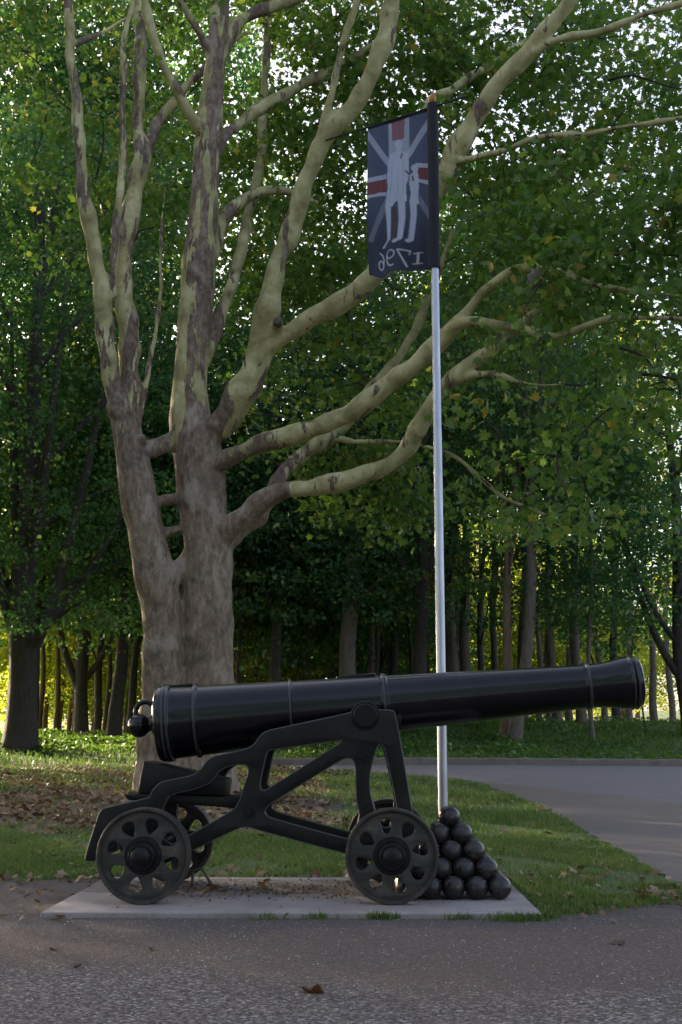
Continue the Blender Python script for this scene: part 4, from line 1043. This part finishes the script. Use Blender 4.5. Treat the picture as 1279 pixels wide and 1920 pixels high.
for (px, Y, kd, sc) in [(-60, 60, 'low1', 1.3), (20, 64, 'low0', 1.2), (75, 70, 'low1', 1.4), (110, 62, 'low0', 1.2), (175, 68, 'low1', 1.4), (235, 60, 'low0', 1.1), (270, 72, 'low1', 1.5), (150, 78, 'low1', 1.5), (30, 78, 'low1', 1.5), (215, 82, 'low1', 1.6),
                        (880, 66, 'low1', 1.4), (960, 70, 'low0', 1.3), (1030, 66, 'low1', 1.2), (1090, 74, 'low0', 1.3), (840, 74, 'low0', 1.3), (1330, 64, 'low0', 1.2), (1135, 80, 'low1', 1.3), (1195, 86, 'low1', 1.2), (1170, 68, 'low0', .8), (1000, 80, 'low0', 1.5), (920, 84, 'low0', 1.6), (1060, 88, 'tall2', 1.2), (440, 70, 'low1', 1.5), (520, 74, 'low0', 1.4), (600, 70, 'low1', 1.5), (700, 74, 'low1', 1.5), (770, 70, 'low1', 1.4)]:
    bg_tree('edge_tree', LS, Y, px, 4.5, TR.uniform(-.3, .3), kd, M_leafC, M_bark_red, 7, scale=sc, group=GS, boughs=4, crown_z=TR.uniform(-.9, -.3))
for (px, Y) in [(72, 56), (84, 63), (104, 58), (130, 66), (138, 60), (182, 64), (196, 57)]:
    bg_tree('slender_tree', 'thin warm brown trunk in the sunlit gap at the left', Y, px, 5, TR.uniform(-.2, .2), 'tall1', M_leafC, M_bark_red, 15, scale=.9, group='thin trunks in the sunlit gap at the left', boughs=4, crown_z=1.5)
# ------------------------------------------------------------------ ground cover
GRR = np.random.default_rng(9)
def blades(name, x, y, h, wdt, m, zoff=.0):
    N = len(x); z = g(x, y)+zoff; a = GRR.uniform(0, 6.283, N); hh = h*GRR.uniform(.5, 1.3, N); ln = hh*GRR.uniform(.1, .9, N); a2 = GRR.uniform(0, 6.283, N)
    dx, dy = np.cos(a)*wdt/2, np.sin(a)*wdt/2
    tx_, ty_ = np.cos(a2)*ln, np.sin(a2)*ln
    b0 = np.stack([x-dx, y-dy, z], 1); b1 = np.stack([x+dx, y+dy, z], 1)
    m0 = np.stack([x-dx*.7+tx_*.35, y-dy*.7+ty_*.35, z+hh*.6], 1); m1 = np.stack([x+dx*.7+tx_*.35, y+dy*.7+ty_*.35, z+hh*.6], 1)
    tp = np.stack([x+tx_, y+ty_, z+hh], 1)
    V = np.stack([b0, b1, m1, m0, tp], 1).reshape(-1, 3); i5 = np.arange(N)[:, None]*5
    T = np.concatenate([i5+np.array([[0, 1, 2]]), i5+np.array([[0, 2, 3]]), i5+np.array([[3, 2, 4]])], 0)
    v = np.repeat(np.clip(GRR.beta(2, 2.5, N)+.15*np.sin(x*2)*np.sin(y*1.7), 0, 1), 5)
    return tag(link(name, np_mesh(name, V, T, {'v': v}), m), kind='stuff')
def in_slab(x, y, pad=.0):
    dx, dy = x-ORG[0], y-ORG[1]; lx = dx*cR+dy*sR; ly = -dx*sR+dy*cR
    return (lx > x0_-pad) & (lx < x1_+pad) & (ly > y0_-pad) & (ly < y1_+pad)
def scatter(n, x0, x1, y0, y1, dens, ypow=1.0):
    x = GRR.uniform(x0, x1, n); y = y0+(y1-y0)*GRR.uniform(0, 1, n)**ypow
    wdt_ = .34*y+1.0; k = (np.abs(x) < wdt_) & (GRR.uniform(0, 1, n) < dens(x, y)) & ~in_slab(x, y, .01) & ~is_road(x, y-.0)
    return x[k], y[k]
pat = lambda x, y: np.clip(.42+.75*wob(x*.8, y*.8)+.5*wob(x*2.6+3, y*2.6), .04, 1)
dg = lambda x, y: np.clip(f_grass(x, y)*1.1-.2, 0, 1)*(1-.8*f_litter(x, y))*pat(x, y)
gx_, gy_ = scatter(520000, -5.2, 4.5, 7.2, 14.5, dg, 1.25); blades('grass', gx_, gy_, .038, .007, M_grass)
gx_, gy_ = scatter(330000, -11, 8, 14, 31.5, dg, 1.1); blades('grass', gx_, gy_, .07, .016, M_grass)
gx_, gy_ = scatter(150000, -19, 19, 31.4, 56, lambda x, y: .25+.5*sstep(6, 10, x)*1.0+.3*(y > 44), 1.0); blades('grass', gx_, gy_, .16, .03, M_grass)
# tufts along the slab's front edge
tx_, ty_ = [], []
for (px, py, n_, s_) in ((600, 1724, 110, .05), (718, 1723, 260, .045), (975, 1726, 300, .10), (1010, 1722, 240, .06), (860, 1725, 60, .05), (500, 1725, 40, .05), (1075, 1712, 300, .12), (1140, 1700, 400, .12), (1180, 1690, 400, .10), (1030, 1700, 300, .10), (1240, 1665, 300, .1)):
    q = G(px, py); tx_.append(q[0]+GRR.normal(size=n_)*s_); ty_.append(q[1]+GRR.normal(size=n_)*s_*.45)
tx_ = np.concatenate(tx_); ty_ = np.concatenate(ty_); k_ = ~in_slab(tx_, ty_, .004)
blades('grass', tx_[k_], ty_[k_], .045, .007, M_grass)
# ivy and low plants on the bank
n_ = 90000; x = GRR.uniform(-19, 19, n_); y = 31.5+GRR.uniform(0, 1, n_)**.9*17
mnd = np.clip(.5+.6*np.sin(x*1.1+y*.7)*np.sin(y*.9-x*.4)+.3*np.sin(x*2.7), .02, 1)
lawnR = sstep(5.5, 9.5, x)*.75
k_ = (GRR.uniform(0, 1, n_) > lawnR) & (GRR.uniform(0, 1, n_) < .35+.65*mnd) & ((x > -1.5) | (y > 37)); x, y, mnd = x[k_], y[k_], mnd[k_]
z = g(x, y)+GRR.uniform(0, 1, len(x))*(.10+.26*mnd)
V, T, k = rand_rot_leaves(np.stack([x, y, z], 1), .13, GRR, .8, 'mid')
tag(link('undergrowth', np_mesh('undergrowth', V, T, {'v': np.repeat(GRR.beta(2, 2.5, len(x)), k)}), M_ivy), kind='stuff')
# fallen leaves
def litter(name, x, y, size):
    z = g(x, y)+.012+GRR.uniform(0, .02, len(x))
    V, T, k = rand_rot_leaves(np.stack([x, y, z], 1), size, GRR, 1.3, 'lobed')
    tag(link(name, np_mesh(name, V, T, {'v': np.repeat(GRR.beta(2, 2, len(x)), k)}), M_litter), kind='stuff')
ld = lambda x, y: np.clip(f_litter(x, y)*1.1*np.clip(.7+.7*wob(x*1.3, y*1.3), .1, 1)+.035, 0, 1)
x, y = scatter(30000, -9, 5, 7.4, 30, ld, 1.0); litter('fallen_leaves', x, y, .10)
x, y = scatter(9000, -5, 4, 7.0, 13.5, lambda x, y: .13*(.4+np.clip(wob(x*1.9, y*1.9)+.4, 0, 1))+.25*((x < -1.3) & (y < 9.1))+.9*np.clip(f_litter(x, y), 0, 1)+.4*(np.abs(y-7.75) < .3)*(x > 1.1), 1.0); litter('fallen_leaves', x, y, .045)
# crumbs of bark and leaf blown under the gun
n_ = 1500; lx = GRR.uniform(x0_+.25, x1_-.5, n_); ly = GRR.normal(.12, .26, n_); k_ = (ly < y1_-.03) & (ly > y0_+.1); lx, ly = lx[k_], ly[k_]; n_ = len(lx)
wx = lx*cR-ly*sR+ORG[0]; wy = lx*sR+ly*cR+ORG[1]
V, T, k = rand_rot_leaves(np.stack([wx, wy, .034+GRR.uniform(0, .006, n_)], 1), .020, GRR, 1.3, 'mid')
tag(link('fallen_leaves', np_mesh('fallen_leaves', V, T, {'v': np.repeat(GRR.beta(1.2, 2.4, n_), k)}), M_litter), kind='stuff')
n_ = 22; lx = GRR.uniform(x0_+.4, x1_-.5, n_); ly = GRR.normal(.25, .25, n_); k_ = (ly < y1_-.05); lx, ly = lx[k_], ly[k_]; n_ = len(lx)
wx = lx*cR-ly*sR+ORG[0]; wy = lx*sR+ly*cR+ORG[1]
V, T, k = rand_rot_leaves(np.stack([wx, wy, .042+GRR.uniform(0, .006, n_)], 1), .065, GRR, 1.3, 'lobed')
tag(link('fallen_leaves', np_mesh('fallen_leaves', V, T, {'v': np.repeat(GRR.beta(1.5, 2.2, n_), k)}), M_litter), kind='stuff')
# pebbles on the path
n_ = 18000; x = GRR.uniform(-2.6, 2.6, n_); y = GRR.uniform(4.2, 7.25, n_); k_ = ~in_slab(x, y, .01); x, y = x[k_], y[k_]; n_ = len(x)
s = (.0022+.0035*GRR.uniform(0, 1, n_)**2.5)[:, None, None]
o6 = np.array([(1, 0, 0), (0, 1, 0), (-1, 0, 0), (0, -1, 0), (0, 0, .7), (.55, .55, .4)])
an = GRR.uniform(0, 6.28, n_); ca_, sa_ = np.cos(an)[:, None], np.sin(an)[:, None]
ox = o6[None, :, 0]*ca_-o6[None, :, 1]*sa_; oy = o6[None, :, 0]*sa_+o6[None, :, 1]*ca_
V = np.stack([ox, oy, np.repeat(o6[None, :, 2], n_, 0)], -1)*s*(1+.5*GRR.uniform(-1, 1, (n_, 6, 1)))+np.stack([x, y, g(x, y)+.0055], 1)[:, None]
T = (np.arange(n_)[:, None, None]*6+np.array([(0, 5, 4), (5, 1, 4), (1, 2, 4), (2, 3, 4), (3, 0, 4), (0, 1, 5)])[None]).reshape(-1, 3)
M_peb, n2_, b2_ = mat('pebble_stone'); n2_.links.new(ramp(n2_, attr(n2_, 'v').outputs['Fac'], [(0, (.08, .078, .085)), (.6, (.19, .18, .185)), (.92, (.30, .29, .28)), (1, (.55, .53, .5))]), b2_.inputs['Base Color']); b2_.inputs['Roughness'].default_value = .85
tag(link('gravel', np_mesh('gravel', V.reshape(-1, 3), T, {'v': np.repeat(GRR.uniform(0, 1, n_), 6)}), M_peb), kind='stuff')

# single leaves lying in the open
def one_leaf(px, py, size, v, label, curl=.6, rz=0.0, zoff=.012, stretch=1.0):
    q = G(px, py); bm = bmesh.new()
    base = [(0, -.5), (.10, -.40), (.24, -.30), (.40, -.26), (.56, -.22), (.42, -.08), (.30, .02), (.38, .18), (.44, .34), (.28, .26), (.14, .22), (.09, .42), (0, .64), (-.09, .42), (-.14, .22), (-.28, .26), (-.44, .34), (-.38, .18), (-.30, .02), (-.42, -.08), (-.56, -.22), (-.40, -.26), (-.24, -.30), (-.10, -.40)]
    zf = lambda x, y: curl*(x*x*.9+max(0, y)**2*.5)+.05*math.sin(x*9+y*5)
    c = bm.verts.new((0, 0, zf(0, 0))); vs = [bm.verts.new((x, y, zf(x, y))) for x, y in base]; mid = [bm.verts.new((x*.5, y*.5, zf(x*.5, y*.5)-.02)) for x, y in base]
    n = len(vs)
    for i in range(n):
        j = (i+1) % n; bm.faces.new((c, mid[i], mid[j])); bm.faces.new((mid[i], vs[i], vs[j], mid[j]))
    # stalk
    s0 = [bm.verts.new((.012, -.5, zf(0, -.5))), bm.verts.new((-.012, -.5, zf(0, -.5))), bm.verts.new((.06, -.85, .12))]; bm.faces.new(s0)
    for vtx in bm.verts: vtx.co = Vector((vtx.co.x*size*stretch, vtx.co.y*size, vtx.co.z*size))
    me = from_bm('fallen_leaf', bm); at = me.attributes.new('v', 'FLOAT', 'POINT'); at.data.foreach_set('value', np.full(len(me.vertices), v, np.float32)); smooth(me)
    o = link('fallen_leaf', me, M_litter); o.location = (q[0], q[1], q[2]+zoff); o.rotation_euler = (GRR.uniform(-.15, .15), GRR.uniform(-.15, .15), rz)
    tag(o, label, 'leaf', 'single leaves fallen on the gravel and slab'); return o
one_leaf(585, 1864, .13, .02, 'large curled dark brown leaf lying on gravel at the bottom of the picture', .9, 1.5, .01, .8)
one_leaf(287, 1785, .06, .18, 'small red brown leaf on the gravel below the left wheel', .8, .4)
one_leaf(142, 1817, .06, .12, 'small dark red leaf on the gravel, lower left', .8, 2.4)
one_leaf(1160, 1772, .10, .0, 'blackish wet leaf on the gravel at the lower right', .5, 1.2, .006)
one_leaf(793, 1688, .10, 1.0, 'pale curled dry leaf on the slab between wheel and cannonballs', 1.1, .8, .045)
one_leaf(100, 1785, .05, .1, 'tiny brown leaf on gravel left of the slab corner', .8, .8)

# repeats that stand in a readable order say which one they are
NUM = ['first', 'second', 'third', 'fourth', 'fifth', 'sixth', 'seventh', 'eighth', 'ninth', 'tenth', 'eleventh', 'twelfth', 'thirteenth', 'fourteenth']
for gname, base in (('thin trunks in the sunlit gap at the left', 'thin warm brown trunk in the sunlit gap, {} from the left edge'),
                    ('very tall trees behind the left of the wood', 'very tall leafy tree rising behind the wood, {} of five from the left'),
                    ('slender trees of the thin wood right of the flagpole', 'tall slender bare stem in the thin wood, {} to the right of the flagpole')):
    its = sorted([o for o in SC.objects if o.get('group') == gname and o.parent is None], key=lambda o: o.location.x/o.location.y)
    for o, nn in zip(its, NUM): o['label'] = base.format(nn)
